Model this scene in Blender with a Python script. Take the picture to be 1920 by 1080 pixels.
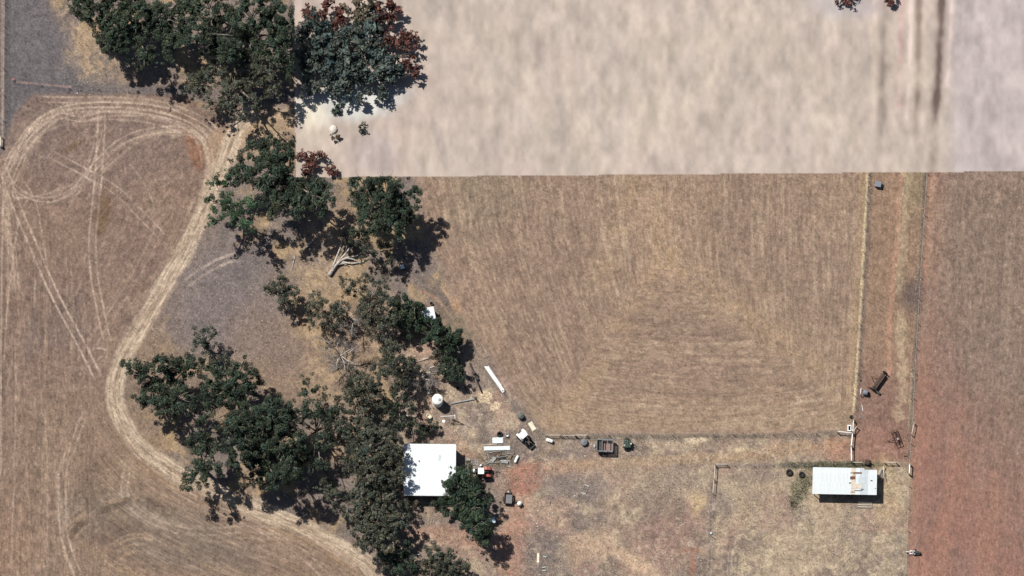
import bpy, bmesh, math, random
import numpy as np
from mathutils import Vector, Matrix

# ------------------------------------------------------------------ camera, sky, sun, exposure
scene = bpy.context.scene
for o in list(bpy.data.objects):
    bpy.data.objects.remove(o)
COL = scene.collection
W_M = 192.0                       # metres of ground across the frame
CAM_H, NADIR_Y = 1500.0, -345.0   # survey aircraft: flies south of the farm, film plane level
cam_d = bpy.data.cameras.new('camera')
cam = bpy.data.objects.new('camera', cam_d)
COL.objects.link(cam)
cam.location = (0, NADIR_Y, CAM_H)
cam.rotation_euler = (0, 0, 0)
cam_d.sensor_width = 36.0
cam_d.lens = 36.0 * CAM_H / W_M
cam_d.shift_y = -NADIR_Y / W_M
cam_d.clip_start = 10
cam_d.clip_end = 8000
scene.camera = cam

SHX, SHY = 0.56, -0.47            # shadow thrown on the ground per metre of height
sun_len = math.hypot(SHX, SHY)
ELEV = math.atan2(1.0, sun_len)
to_sun = Vector((-SHX, -SHY, 1.0)).normalized()
world = bpy.data.worlds.new('World')
scene.world = world
world.use_nodes = True
wn = world.node_tree
sky = wn.nodes.new('ShaderNodeTexSky')
sky.sky_type = 'NISHITA'
sky.sun_disc = False
sky.sun_elevation = ELEV
sky.sun_rotation = math.atan2(to_sun.x, to_sun.y)
wn.nodes['Background'].inputs['Strength'].default_value = 0.05
wn.links.new(sky.outputs[0], wn.nodes['Background'].inputs['Color'])
sun_d = bpy.data.lights.new('sun', 'SUN')
sun_d.energy = 5.0
sun_d.angle = math.radians(0.5)
sun_d.color = (1.0, 0.955, 0.89)
sun = bpy.data.objects.new('sun', sun_d)
COL.objects.link(sun)
sun.rotation_euler = to_sun.to_track_quat('Z', 'Y').to_euler()
sun.location = (-60, 50, 120)
scene.view_settings.view_transform = 'Standard'
scene.view_settings.look = 'None'
scene.view_settings.gamma = 1.0
scene.view_settings.use_curve_mapping = False
scene.view_settings.exposure = 0.15
scene.render.resolution_x, scene.render.resolution_y = 1024, 576

rng = np.random.default_rng(11)
random.seed(11)

# ------------------------------------------------------------------ small helpers
def P(X, Y, z=0.0):
    """survey grid (0.1 m units from the north-west corner) to metres, on the ground"""
    return Vector(((X - 960) * 0.1, (540 - Y) * 0.1, z))

def lean(x, y):
    """how far the aircraft sees a point shifted per metre of height"""
    return (x / CAM_H, (y - NADIR_Y) / CAM_H)

def PT(X, Y, z):
    """ground position of something whose top, at height z, is seen at grid X, Y"""
    p = P(X, Y)
    k = 1 - z / CAM_H
    return Vector((p.x * k, NADIR_Y + (p.y - NADIR_Y) * k, 0))

def lin(c):
    return tuple(((v / 255.0) / 12.92 if v / 255.0 <= 0.04045 else ((v / 255.0 + 0.055) / 1.055) ** 2.4) for v in c)

def node_mat(name):
    m = bpy.data.materials.new(name)
    m.use_nodes = True
    nt = m.node_tree
    b = nt.nodes['Principled BSDF']
    return m, nt, b

MATS = {}
def mat(name, col, rough=0.6, metal=0.0, var=0.25, scale=3.0, col2=None, amt=0.45, bump=0.0, spec=0.4):
    """plain worn material: base colour, mottled by noise, with a second colour (rust, dirt) in patches"""
    if name in MATS:
        return MATS[name]
    m, nt, b = node_mat(name)
    tc = nt.nodes.new('ShaderNodeTexCoord')
    n1 = nt.nodes.new('ShaderNodeTexNoise'); n1.inputs['Scale'].default_value = scale; n1.inputs['Detail'].default_value = 6
    nt.links.new(tc.outputs['Object'], n1.inputs['Vector'])
    r1 = nt.nodes.new('ShaderNodeValToRGB')
    d = tuple(max(0, c * (1 - var)) for c in col); l = tuple(min(1, c * (1 + var)) for c in col)
    r1.color_ramp.elements[0].position = .3; r1.color_ramp.elements[0].color = (*d, 1)
    r1.color_ramp.elements[1].position = .7; r1.color_ramp.elements[1].color = (*l, 1)
    nt.links.new(n1.outputs['Fac'], r1.inputs['Fac'])
    out = r1.outputs['Color']
    if col2:
        n2 = nt.nodes.new('ShaderNodeTexNoise'); n2.inputs['Scale'].default_value = scale * .6; n2.inputs['Detail'].default_value = 8
        nt.links.new(tc.outputs['Object'], n2.inputs['Vector'])
        r2 = nt.nodes.new('ShaderNodeValToRGB')
        r2.color_ramp.elements[0].position = 1 - amt - .06; r2.color_ramp.elements[0].color = (0, 0, 0, 1)
        r2.color_ramp.elements[1].position = 1 - amt + .06; r2.color_ramp.elements[1].color = (1, 1, 1, 1)
        nt.links.new(n2.outputs['Fac'], r2.inputs['Fac'])
        mx = nt.nodes.new('ShaderNodeMixRGB')
        nt.links.new(r2.outputs['Color'], mx.inputs['Fac'])
        nt.links.new(out, mx.inputs['Color1']); mx.inputs['Color2'].default_value = (*col2, 1)
        out = mx.outputs['Color']
    nt.links.new(out, b.inputs['Base Color'])
    b.inputs['Roughness'].default_value = rough
    b.inputs['Metallic'].default_value = metal
    b.inputs['Specular IOR Level'].default_value = spec
    if bump:
        bp = nt.nodes.new('ShaderNodeBump'); bp.inputs['Strength'].default_value = bump
        nt.links.new(n1.outputs['Fac'], bp.inputs['Height']); nt.links.new(bp.outputs['Normal'], b.inputs['Normal'])
    MATS[name] = m
    return m

M_WHITE = mat('white_painted_steel', (.80, .80, .78), .45, var=.03)
M_TANK = mat('white_tank_plastic', (.80, .79, .75), .4, var=.05, col2=(.55, .52, .46), amt=.35)
M_ROOF = mat('white_roof_sheet', (.66, .70, .71), .4, var=.05, scale=.8, spec=.5)
M_ZINC = mat('zinc_roof_sheet', (.60, .64, .65), .45, var=.06, scale=.9, spec=.5)
M_ROOFGREY = mat('weathered_roof_sheet', (.46, .51, .54), .45, var=.06, scale=1.2, spec=.5)
M_ROOFCREAM = mat('stained_roof_sheet', (.55, .49, .40), .55, var=.1, scale=2, col2=(.33, .2, .12), amt=.36)
M_RUST = mat('rust', (.11, .05, .032), .85, var=.4, scale=5, col2=(.3, .14, .08), amt=.4)
M_RUSTDK = mat('dark_rust', (.055, .035, .028), .85, var=.4, scale=5, col2=(.14, .07, .04), amt=.38)
M_STEEL = mat('galvanised_steel', (.30, .31, .31), .5, .3, var=.2, col2=(.3, .25, .2), amt=.35)
M_WALL = mat('corrugated_wall_iron', (.33, .33, .31), .6, .1, var=.2, scale=1, col2=(.2, .1, .06), amt=.35)
M_BLACK = mat('black_rubber', (.012, .012, .013), .85, var=.3)
M_DARK = mat('dark_oily_steel', (.03, .03, .032), .6, var=.35, col2=(.08, .05, .035), amt=.4)
M_RED = mat('faded_red_paint', (.40, .095, .075), .5, var=.15, col2=(.5, .2, .15), amt=.4)
M_GREEN = mat('dark_green_paint', (.022, .05, .03), .5, var=.25, col2=(.05, .05, .035), amt=.35)
M_GREENGREY = mat('grey_green_plastic', (.075, .10, .085), .6, var=.15)
M_GREY = mat('grey_plastic', (.15, .155, .165), .6, var=.15)
M_BLUEGREY = mat('grey_blue_plastic', (.16, .18, .21), .55, var=.12)
M_CREAM = mat('cream_panel', (.72, .64, .50), .6, var=.08, col2=(.55, .46, .34), amt=.35)
M_WOOD = mat('grey_weathered_timber', (.34, .30, .25), .9, var=.25, scale=6, col2=(.18, .15, .12), amt=.4)
M_WOODPALE = mat('pale_timber', (.58, .51, .42), .85, var=.2, scale=6)
M_DEADWOOD = mat('dead_wood', (.46, .42, .38), .9, var=.3, scale=4, col2=(.12, .1, .085), amt=.4)
M_FLOOR = mat('rusty_trailer_floor', (.22, .15, .13), .8, var=.2, scale=4)
M_CHROMEBLUE = mat('pale_blue_paint', (.42, .52, .60), .5, var=.15, col2=(.65, .68, .7), amt=.4)
M_BARK = mat('eucalypt_bark', (.20, .17, .14), .9, var=.35, scale=2.5, col2=(.36, .32, .28), amt=.42, bump=.3)
M_TWIG = mat('dead_grey_twig', (.20, .175, .16), .95, var=.3, scale=3)
M_WIRE = mat('fence_wire', (.30, .29, .28), .6, .5)
M_GLASS = mat('lamp_glass', (.6, .6, .58), .15)
M_STONE = mat('pale_stone', (.58, .54, .48), .9, var=.15, bump=.4)

class MB:
    """collects boxes, tubes, lathes and sheets into one mesh"""
    def __init__(s):
        s.v = []; s.f = []
    def box(s, c, d, rz=0.0, rx=0.0, ry=0.0, taper=1.0):
        n = len(s.v)
        M = Matrix.Rotation(rz, 3, 'Z') @ Matrix.Rotation(ry, 3, 'Y') @ Matrix.Rotation(rx, 3, 'X')
        for z in (-.5, .5):
            t = taper if z > 0 else 1.0
            for x, y in ((-.5, -.5), (.5, -.5), (.5, .5), (-.5, .5)):
                s.v.append(tuple(M @ Vector((x * d[0] * t, y * d[1] * t, z * d[2])) + Vector(c)))
        for q in ((3, 2, 1, 0), (4, 5, 6, 7), (0, 1, 5, 4), (1, 2, 6, 5), (2, 3, 7, 6), (3, 0, 4, 7)):
            s.f.append(tuple(n + i for i in q))
        return s
    def tube(s, pts, rad, n=6, cap=True):
        pts = [Vector(p) for p in pts]
        if not isinstance(rad, (list, tuple)):
            rad = [rad] * len(pts)
        base = len(s.v)
        up = Vector((0, 0, 1))
        for i, p in enumerate(pts):
            t = (pts[min(i + 1, len(pts) - 1)] - pts[max(i - 1, 0)])
            if t.length < 1e-6: t = Vector((0, 0, 1))
            t.normalize()
            a = t.cross(up if abs(t.z) < .9 else Vector((1, 0, 0))).normalized()
            b = t.cross(a)
            for k in range(n):
                w = 2 * math.pi * k / n
                s.v.append(tuple(p + (a * math.cos(w) + b * math.sin(w)) * rad[i]))
        for i in range(len(pts) - 1):
            for k in range(n):
                k2 = (k + 1) % n
                s.f.append((base + i * n + k, base + i * n + k2, base + (i + 1) * n + k2, base + (i + 1) * n + k))
        if cap:
            s.f.append(tuple(base + k for k in range(n))[::-1])
            e = base + (len(pts) - 1) * n
            s.f.append(tuple(e + k for k in range(n)))
        return s
    def lathe(s, prof, n=20, c=(0, 0, 0), axis='z'):
        """profile of (radius, height) round an axis through c"""
        base = len(s.v)
        for r, h in prof:
            for k in range(n):
                w = 2 * math.pi * k / n
                a, b = r * math.cos(w), r * math.sin(w)
                q = {'z': (a, b, h), 'x': (h, a, b), 'y': (b, h, a)}[axis]
                s.v.append((q[0] + c[0], q[1] + c[1], q[2] + c[2]))
        for i in range(len(prof) - 1):
            for k in range(n):
                k2 = (k + 1) % n
                s.f.append((base + i * n + k, base + i * n + k2, base + (i + 1) * n + k2, base + (i + 1) * n + k))
        if prof[0][0] > 1e-4: s.f.append(tuple(base + k for k in range(n))[::-1])
        if prof[-1][0] > 1e-4:
            e = base + (len(prof) - 1) * n
            s.f.append(tuple(e + k for k in range(n)))
        return s
    def torus(s, R, r, c=(0, 0, 0), axis='z', n=18, m=8):
        base = len(s.v)
        for i in range(n):
            a = 2 * math.pi * i / n
            for j in range(m):
                b = 2 * math.pi * j / m
                q = ((R + r * math.cos(b)) * math.cos(a), (R + r * math.cos(b)) * math.sin(a), r * math.sin(b))
                q = {'z': q, 'x': (q[2], q[0], q[1]), 'y': (q[1], q[2], q[0])}[axis]
                s.v.append((q[0] + c[0], q[1] + c[1], q[2] + c[2]))
        for i in range(n):
            for j in range(m):
                i2, j2 = (i + 1) % n, (j + 1) % m
                s.f.append((base + i * m + j, base + i2 * m + j, base + i2 * m + j2, base + i * m + j2))
        return s
    def sheet(s, L, Wd, rib=.02, pitch=.2, t=.004, z=0.0):
        """corrugated sheet: length along x, ribs across y"""
        n = max(4, int(round(Wd / pitch)) * 4)
        base = len(s.v)
        for side in (0, 1):
            for i in range(n + 1):
                y = -Wd / 2 + Wd * i / n
                h = rib * (1 if i % 4 in (1, 2) else 0) + z - side * t
                s.v.append((-L / 2, y, h)); s.v.append((L / 2, y, h))
        o = 2 * (n + 1)
        for i in range(n):
            a = base + 2 * i
            s.f.append((a, a + 1, a + 3, a + 2))
            s.f.append((a + o + 2, a + o + 3, a + o + 1, a + o))
        for i in range(n):
            a = base + 2 * i
            s.f.append((a, a + 2, a + o + 2, a + o)); s.f.append((a + 1, a + o + 1, a + o + 3, a + 3))
        s.f.append((base, base + o, base + o + 1, base + 1))
        e = base + 2 * n
        s.f.append((e, e + 1, e + o + 1, e + o))
        return s
    def mesh(s, name, m, smooth=False):
        me = bpy.data.meshes.new(name)
        me.from_pydata(s.v, [], s.f)
        me.validate()
        me.materials.append(m)
        if smooth:
            me.polygons.foreach_set('use_smooth', [True] * len(me.polygons))
        me.update()
        return me
    def build(s, name, m, parent=None, loc=None, rz=0.0, smooth=False):
        o = bpy.data.objects.new(name, s.mesh(name, m, smooth))
        COL.objects.link(o)
        if parent: o.parent = parent
        if loc is not None: o.location = loc
        if rz: o.rotation_euler = (0, 0, rz)
        return o

def tag(o, label, cat=None, group=None, kind=None):
    o['label'] = label
    if cat: o['category'] = cat
    if group: o['group'] = group
    if kind: o['kind'] = kind
    return o

def thing(name, label, cat, loc, rz=0.0, group=None):
    o = bpy.data.objects.new(name, None)
    COL.objects.link(o)
    o.location = loc
    o.rotation_euler = (0, 0, rz)
    return tag(o, label, cat, group)

def instance(src, parent, loc, rot=(0, 0, 0), scale=(1, 1, 1), name=None):
    c = src.copy()
    if name: c.name = name
    COL.objects.link(c)
    c.parent = parent; c.location = loc; c.rotation_euler = rot; c.scale = scale
    return c

# ------------------------------------------------------------------ the ground, painted by what grows and lies on it
X0, X1, Y0, Y1, STEP = -60, 1980, -60, 1140, 2.0
gx = np.arange(X0, X1 + .1, STEP); gy = np.arange(Y0, Y1 + .1, STEP)
NX, NY = len(gx), len(gy)
GX, GY = np.meshgrid(gx.astype(np.float32), gy.astype(np.float32))

_TAB = {}
def vnoise(x, y, seed):
    if seed not in _TAB:
        _TAB[seed] = np.random.default_rng(seed).random(65536, dtype=np.float32)
    T = _TAB[seed]
    x = np.asarray(x, np.float32); y = np.asarray(y, np.float32)
    fx = np.floor(x); fy = np.floor(y)
    xi = fx.astype(np.int32); yi = fy.astype(np.int32)
    fx = x - fx; fy = y - fy
    fx *= fx * (3 - 2 * fx); fy *= fy * (3 - 2 * fy)
    x0 = (xi & 255) << 8; x1 = ((xi + 1) & 255) << 8; y0 = yi & 255; y1 = (yi + 1) & 255
    a = T.take(x0 | y0); a += (T.take(x1 | y0) - a) * fx
    c = T.take(x0 | y1); c += (T.take(x1 | y1) - c) * fx
    a += (c - a) * fy
    return a

_cx = np.arange(X0, X1 + 16.1, 8.0); _cy = np.arange(Y0, Y1 + 16.1, 8.0)
CGX, CGY = np.meshgrid(_cx, _cy)
_ix = ((gx - X0) // 8).astype(int); _fx = ((gx - X0) / 8 - _ix).astype(np.float32)
_iy = ((gy - Y0) // 8).astype(int); _fy = ((gy - Y0) / 8 - _iy).astype(np.float32)[:, None]
def upsample(a):
    a = a.astype(np.float32)
    a = a[:, _ix] * (1 - _fx) + a[:, _ix + 1] * _fx
    return a[_iy] * (1 - _fy) + a[_iy + 1] * _fy

def fbm(scale, seed, octv=4, sx=1.0, sy=1.0):
    """layered noise; the broad layers are worked out on a coarser net"""
    out = np.zeros(GX.shape, np.float32); coarse = np.zeros(CGX.shape); amp = 1; tot = 0; sc = scale; used = False
    for k in range(octv):
        if sc * min(sx, sy) >= 19:
            coarse += amp * vnoise(CGX / (sc * sx) + 31.7 * k, CGY / (sc * sy) + 17.3 * k, seed + k); used = True
        else:
            out += amp * vnoise(GX / (sc * sx) + 31.7 * k, GY / (sc * sy) + 17.3 * k, seed + k)
        tot += amp; amp *= .55; sc *= .5
    if used: out += upsample(coarse)
    return out / tot

def soft(mask, n=3):
    """feathered mask"""
    m = mask.astype(np.float32)
    for k in range(n):
        p = np.pad(m, 2, mode='edge')
        m = (p[:-4, 2:-2] + p[1:-3, 2:-2] + p[2:-2, 2:-2] + p[3:-1, 2:-2] + p[4:, 2:-2]) / 5
        p = np.pad(m, 2, mode='edge')
        m = (p[2:-2, :-4] + p[2:-2, 1:-3] + p[2:-2, 2:-2] + p[2:-2, 3:-1] + p[2:-2, 4:]) / 5
    return m

def sm(a, b, x):
    t = np.clip((x - a) / (b - a), 0, 1)
    return t * t * (3 - 2 * t)

def chaikin(pts, n=2):
    pts = np.array(pts, float)
    for _ in range(n):
        q = .75 * pts[:-1] + .25 * pts[1:]; r = .25 * pts[:-1] + .75 * pts[1:]
        mid = np.empty((len(q) * 2, 2)); mid[0::2] = q; mid[1::2] = r
        pts = np.vstack([pts[:1], mid, pts[-1:]])
    return pts

LAST_RUN = [0.0]
def pdist(pts, reach=60):
    """distance to a polyline, signed offset and distance along; only near it"""
    D = np.full(GX.shape, 1e3); S = np.zeros(GX.shape); A = np.zeros(GX.shape)
    run = 0.0
    for (ax, ay), (bx, by) in zip(pts[:-1], pts[1:]):
        L = math.hypot(bx - ax, by - ay)
        if L < 1e-6: continue
        i0 = max(0, int((min(ax, bx) - reach - X0) / STEP)); i1 = min(NX, int((max(ax, bx) + reach - X0) / STEP) + 2)
        j0 = max(0, int((min(ay, by) - reach - Y0) / STEP)); j1 = min(NY, int((max(ay, by) + reach - Y0) / STEP) + 2)
        if i1 > i0 and j1 > j0:
            x = GX[j0:j1, i0:i1]; y = GY[j0:j1, i0:i1]
            t = np.clip(((x - ax) * (bx - ax) + (y - ay) * (by - ay)) / (L * L), 0, 1)
            dx = x - ax - t * (bx - ax); dy = y - ay - t * (by - ay)
            d = np.hypot(dx, dy)
            sg = np.sign((bx - ax) * (y - ay) - (by - ay) * (x - ax))
            w = d < D[j0:j1, i0:i1]
            D[j0:j1, i0:i1][w] = d[w]; S[j0:j1, i0:i1][w] = (d * sg)[w]; A[j0:j1, i0:i1][w] = (run + t * L)[w]
        run += L
    LAST_RUN[0] = run
    return D, S, A

def inpoly(pts):
    ins = np.zeros(GX.shape, bool)
    n = len(pts)
    for i in range(n):
        x1, y1 = pts[i]; x2, y2 = pts[(i + 1) % n]
        if y1 == y2: continue
        c = ((y1 > GY) != (y2 > GY)) & (GX < (x2 - x1) * (GY - y1) / (y2 - y1) + x1)
        ins ^= c
    return ins

def blob(cx, cy, rx, ry, rot=0, rag=.35, seed=5, soft=.35):
    """ragged patch, worked out only round itself"""
    out = np.zeros(GX.shape, np.float32)
    q = max(rx, ry) * (1 + soft + rag) + 6
    i0 = max(0, int((cx - q - X0) / STEP)); i1 = min(NX, int((cx + q - X0) / STEP) + 2)
    j0 = max(0, int((cy - q - Y0) / STEP)); j1 = min(NY, int((cy + q - Y0) / STEP) + 2)
    if i1 <= i0 or j1 <= j0: return out
    gx_ = GX[j0:j1, i0:i1]; gy_ = GY[j0:j1, i0:i1]
    c, s = math.cos(rot), math.sin(rot)
    x = ((gx_ - cx) * c + (gy_ - cy) * s) / rx; y = (-(gx_ - cx) * s + (gy_ - cy) * c) / ry
    sc = max(6, min(rx, ry)); n = 0; amp = 1; tot = 0
    for k in range(4):
        n = n + amp * vnoise(gx_ / sc + 31.7 * k, gy_ / sc + 17.3 * k, seed + k); tot += amp; amp *= .55; sc *= .5
    out[j0:j1, i0:i1] = 1 - sm(1 - soft, 1 + soft, np.hypot(x, y) + (n / tot - .5) * 2 * rag)
    return out

# wide warps so no border is ruler-straight
w1 = (fbm(60, 101) - .5) * 2
w2 = (fbm(60, 131) - .5) * 2
n_big = fbm(220, 201, 4); n_mid = fbm(60, 211, 4); n_sml = fbm(14, 221, 3); n_fin = rng.random(GX.shape)
n_fin2 = rng.normal(0, 1, GX.shape)

EDGE = 333 - (GX - 553) * (12.0 / 1367)          # straight south border of the pale field
WEST = 550.5 + GY * .014
pale = (GX > WEST) & (GY < EDGE)

track_main = chaikin([(470, 215), (440, 250), (422, 300), (396, 360), (370, 420), (330, 500), (290, 570), (252, 630), (225, 680), (212, 722), (214, 752), (226, 790), (260, 838), (310, 874), (352, 897), (430, 932), (500, 962), (570, 988), (640, 1024), (700, 1064), (760, 1150)], 1)
Dm, Sm_, Am = pdist(track_main, 420)
lane_l = lambda Y: np.interp(Y, [-60, 330, 600, 740, 790, 1140], [1640, 1626, 1612, 1602, 1598, 1590])
lane_r = lambda Y: np.interp(Y, [-60, 330, 550, 700, 800, 870, 1140], [1765, 1737, 1725, 1716, 1711, 1704, 1696])
LL = lane_l(GY); LR = lane_r(GY)
fieldC = inpoly([(740, 300), (1640, 300), (1626, 330), (1598, 790), (1590, 812), (1020, 816), (940, 735), (890, 640), (850, 560), (825, 500), (800, 440), (780, 330)])
fieldE = GX > LR
laneR = (GX > LL) & (GX <= LR) & (GY < 868)
pen = inpoly([(1340, 872), (1705, 870), (1694, 1140), (1330, 1140)])
westside = inpoly([(-60, 1140), (-60, 300), (0, 300), (30, 215), (60, 180), (345, 178), (425, 235), (440, 250), (422, 300), (396, 360), (330, 500), (252, 630), (225, 680), (212, 722), (214, 752), (226, 790), (260, 838), (352, 897), (430, 932), (570, 988), (640, 1024), (700, 1064), (760, 1150)])
topstrip = inpoly([(-60, -60), (560, -60), (560, 215), (430, 240), (345, 178), (60, 180), (30, 215), (0, 300), (-60, 300)])

C = np.empty(GX.shape + (3,), np.float32)
def put(col, w):
    w = np.clip(w, 0, 1).astype(np.float32)
    jr = np.flatnonzero(w.any(1)); ir = np.flatnonzero(w.any(0))
    if not len(jr): return
    sl = np.s_[jr[0]:jr[-1] + 1, ir[0]:ir[-1] + 1]
    w = w[sl][..., None]
    C[sl] += (np.array(lin(col), np.float32) - C[sl]) * w
def shade(w):
    C[:] = C * np.clip(w, .2, 3)[..., None]

# open yard and grass under the trees
C[:] = np.array(lin((149, 128, 108)))
put((136, 124, 116), sm(.45, .62, n_big) * .9)
put((172, 146, 112), sm(.52, .66, n_mid) * .55)
put((122, 110, 98), sm(.55, .7, fbm(40, 301)) * .5)
straw = sm(.50, .62, fbm(26, 311)) * sm(.42, .58, n_mid)
put((190, 163, 122), straw * .6)
# grey ground between the western track and the trees
put((131, 121, 119), blob(420, 560, 130, 110, .6, .3, 7) * .85)
put((148, 128, 112), blob(500, 640, 80, 60, .6, .3, 8) * .7)
# tan straw under the tree belt
for (cx, cy, rx, ry, ro, w) in [(600, 480, 45, 75, .2, .8), (640, 560, 110, 60, .8, .55), (600, 690, 35, 80, -.2, .65), (690, 640, 90, 70, .6, .6), (640, 800, 60, 90, 0, .4), (560, 250, 80, 30, -.4, .8), (480, 260, 60, 35, -.5, .8), (800, 660, 45, 40, 0, .55), (150, 70, 28, 75, -.35, .85), (185, 115, 38, 42, 0, .8), (350, 90, 20, 70, 0, .75), (500, 180, 60, 60, 0, .6), (390, 20, 30, 30, 0, .5)]:
    put((186, 161, 130), blob(cx, cy, rx, ry, ro, .55, int(cx + cy), .6) * w * sm(.3, .7, fbm(9, int(cx) + 3, 2)))
# top-left grey paddock
tl = topstrip & (GX < 420)
put((116, 111, 113), tl * (1 - sm(95, 150, GX + w1 * 30 - (GY - 60) * .45)) * .95)
put((112, 106, 108), (topstrip * (1 - sm(6, 22, np.abs(GY - 170 - (GX - 130) * .03)))) * .7)
put((176, 152, 130), (1 - sm(1.5, 5, np.abs(GX - 5))) * (GY < 270) * .75)
put((92, 90, 88), (1 - sm(3, 9, np.abs(GX - 14))) * (GY < 275) * .55)
put((186, 152, 134), (1 - sm(.6, 2.6, np.abs(GY - 153 - (GX - 25) * .095) + (n_sml - .5) * 3)) * ((GX > 24) & (GX < 135)) * .5)

# western field, stubble mauve-brown
wf = soft(westside, 2)
put((142, 120, 105), wf)
put((136, 117, 106), wf * sm(.48, .62, n_big) * .8)
put((152, 128, 108), wf * sm(.5, .66, fbm(110, 330)) * .6)
put((156, 133, 110), wf * sm(640, 840, GY) * .7)
put((162, 130, 108), wf * sm(850, 1050, GY) * sm(90, 20, GX) * .5)
put((124, 116, 104), wf * blob(300, 1000, 170, 60, .3, .3, 340) * .5)
put((142, 121, 109), wf * blob(200, 290, 150, 70, 0, .3, 341) * .6)
# eastern field, grey above, red soil below
ef = soft(fieldE, 2)
put((150, 128, 110), ef)
put((147, 127, 110), ef * sm(1760, 1830, GX + w1 * 30) * .7)
put((160, 128, 108), ef * (1 - sm(1755, 1790, GX + (GY - 330) * .07 + w2 * 12)) * .8)
red = sm(470, 960, GY + w2 * 40 + (1760 - GX) * 1.3)
put((163, 122, 105), ef * red * .92)
put((152, 122, 108), ef * red * sm(.48, .64, fbm(90, 350)) * .5)
put((176, 132, 110), ef * red * sm(.5, .64, fbm(60, 360, 4, .5, 2.6)) * .55)
put((176, 132, 111), ef * red * .7 * (1 - sm(6, 55, GX - LR + w2 * 14)) * .6)
put((146, 126, 112), ef * blob(1860, 660, 110, 70, .2, .5, 366, .7) * .45)
# central field
cf = soft(fieldC, 5)
put((161, 137, 116), cf)
put((155, 132, 112), cf * sm(.46, .62, fbm(200, 370)) * .5)
put((171, 146, 121), cf * sm(.5, .66, fbm(130, 380)) * .4)
put((178, 154, 125), cf * sm(690, 800, GY) * .6)
put((180, 153, 126), cf * blob(1240, 430, 70, 120, .2, .5, 382, .7) * .6)
put((172, 148, 123), cf * blob(1420, 600, 190, 70, .7, .5, 384, .7) * .5)
put((152, 138, 114), cf * blob(900, 380, 70, 60, 0, .4, 383, .6) * .5)
# lane
ln = soft(laneR, 3)
put((158, 132, 108), ln)
put((150, 120, 104), ln * sm(620, 760, GY) * .9)
put((146, 138, 104), ln * blob(1715, 350, 22, 60, 0, .4, 391, .6) * .4)

# ---- rows: three sides of the central field worked round its borders
xl = np.interp(GY, [300, 440, 560, 640, 735, 816], [770, 800, 850, 890, 940, 1020]).astype(np.float32)
fan = (GX - xl) / np.maximum(LL - xl, 50) * 800                      # straight furrows fanning from the slanting edge to the lane
tri = (GY - 470) > np.where(GX < 1250, 1.425 * (1250 - GX), .914 * (GX - 1250)) + w1 * 14
sag = GY + 26 * ((GX - 1310) / 250) ** 2
dC = np.where(tri, sag, fan) + w1 * 3
alongC = GX * .8 + GY * .6
S1 = np.random.default_rng(77).random(4096)
def rows(d, pitch, seed=0):
    u = d / pitch + seed * 97.3
    i = np.floor(u).astype(int); f = u - i
    return S1[i % 4096] * (1 - f) + S1[(i + 1) % 4096] * f
rowsC = .7 * np.where(tri, rows(dC, 5.2), rows(dC, 4.8)) + .3 * vnoise(dC / 5.0, alongC / 60, 861)
breakup = fbm(34, 401, 3)
put((198, 174, 146), cf * sm(.58, .82, rowsC) * sm(.3, .58, breakup) * .58)
put((128, 106, 92), cf * sm(.44, .18, rowsC) * sm(.34, .6, fbm(28, 411, 3)) * (.3 + .12 * tri))
alongC = GX * .8 + GY * .6
def streak(d, al, p, q, seed):
    return .6 * vnoise(d / p, al / q, seed) + .4 * vnoise(d / (p * 2.1) + 9.1, al / (q * 2.4), seed + 1)
stC = streak(dC, alongC, 2.3, 8, 801)
put((208, 182, 150), cf * sm(.56, .80, stC) * (.3 + .8 * breakup) * .36)
put((122, 100, 88), cf * sm(.44, .20, stC) * .26)
# mitre lines where the rounds turn
for pl in ([(1250, 470), (1400, 590), (1570, 720), (1600, 790)], [(1250, 470), (1150, 640), (1080, 750), (1010, 812)], [(1180, 340), (1160, 430), (1130, 520)], [(1230, 380), (1240, 460), (1300, 520)]):
    D, S, A = pdist(chaikin(pl), 60)
    put((188, 160, 124), cf * np.exp(-(D / 20) ** 2) * sm(.35, .65, fbm(18, 420)) * .5)
# western rows: straight beside the frame edge, bending round the track corner
dW = np.where(GY > 560, np.minimum(Dm, 400), 400)
xr = GX + w1 * 2
rowsW = .7 * rows(xr, 5.0, 7) + .3 * vnoise(xr / 5, GY / 60, 863)
low = sm(330, 560, GY) * (1 - sm(120, 230, GX - (GY - 640) * .05))
put((176, 150, 126), wf * low * sm(.55, .8, rowsW) * sm(.32, .6, fbm(60, 430, 3, .4, 1.6)) * .52)
put((112, 95, 86), wf * low * sm(.45, .2, rowsW) * sm(.3, .6, fbm(60, 440, 3, .4, 1.6)) * .46)
rowsT = .7 * rows(Dm + w2 * 3, 5.4, 9) + .3 * rows(Dm + w2 * 3, 12, 11)
bend = sm(640, 800, GY) * sm(110, 230, GX) * (1 - sm(330, 400, Dm))
put((186, 158, 122), wf * bend * sm(.55, .8, rowsT) * sm(.42, .64, fbm(40, 450, 3)) * .45)
put((112, 96, 84), wf * bend * sm(.45, .2, rowsT) * sm(.42, .66, fbm(36, 460, 3)) * .36)
mid = sm(330, 420, GY) * (1 - sm(640, 720, GY)) * sm(60, 130, GX)
rowsD = rows((GX * .86 + GY * .5) + w1 * 6, 5, 12)
put((172, 147, 124), wf * mid * sm(.62, .85, rowsD) * sm(.45, .66, fbm(44, 470, 3)) * .5)
stW = streak(xr, GY, 2.2, 10, 811) * low + streak(Dm, GX * .7 - GY * .7, 2.3, 9, 815) * bend
rest = np.clip(1 - low - bend, 0, 1)
stW = stW + rest * streak(GX * .86 + GY * .5, GY * .86 - GX * .5, 2.4, 6, 821)
stW = stW / np.maximum(low + bend + rest, .3)
put((190, 164, 138), wf * sm(.55, .80, stW) * .34)
put((104, 88, 80), wf * sm(.45, .20, stW) * .28)
stE = streak(GX - LR, GY, 2.2, 9, 831)
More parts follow.
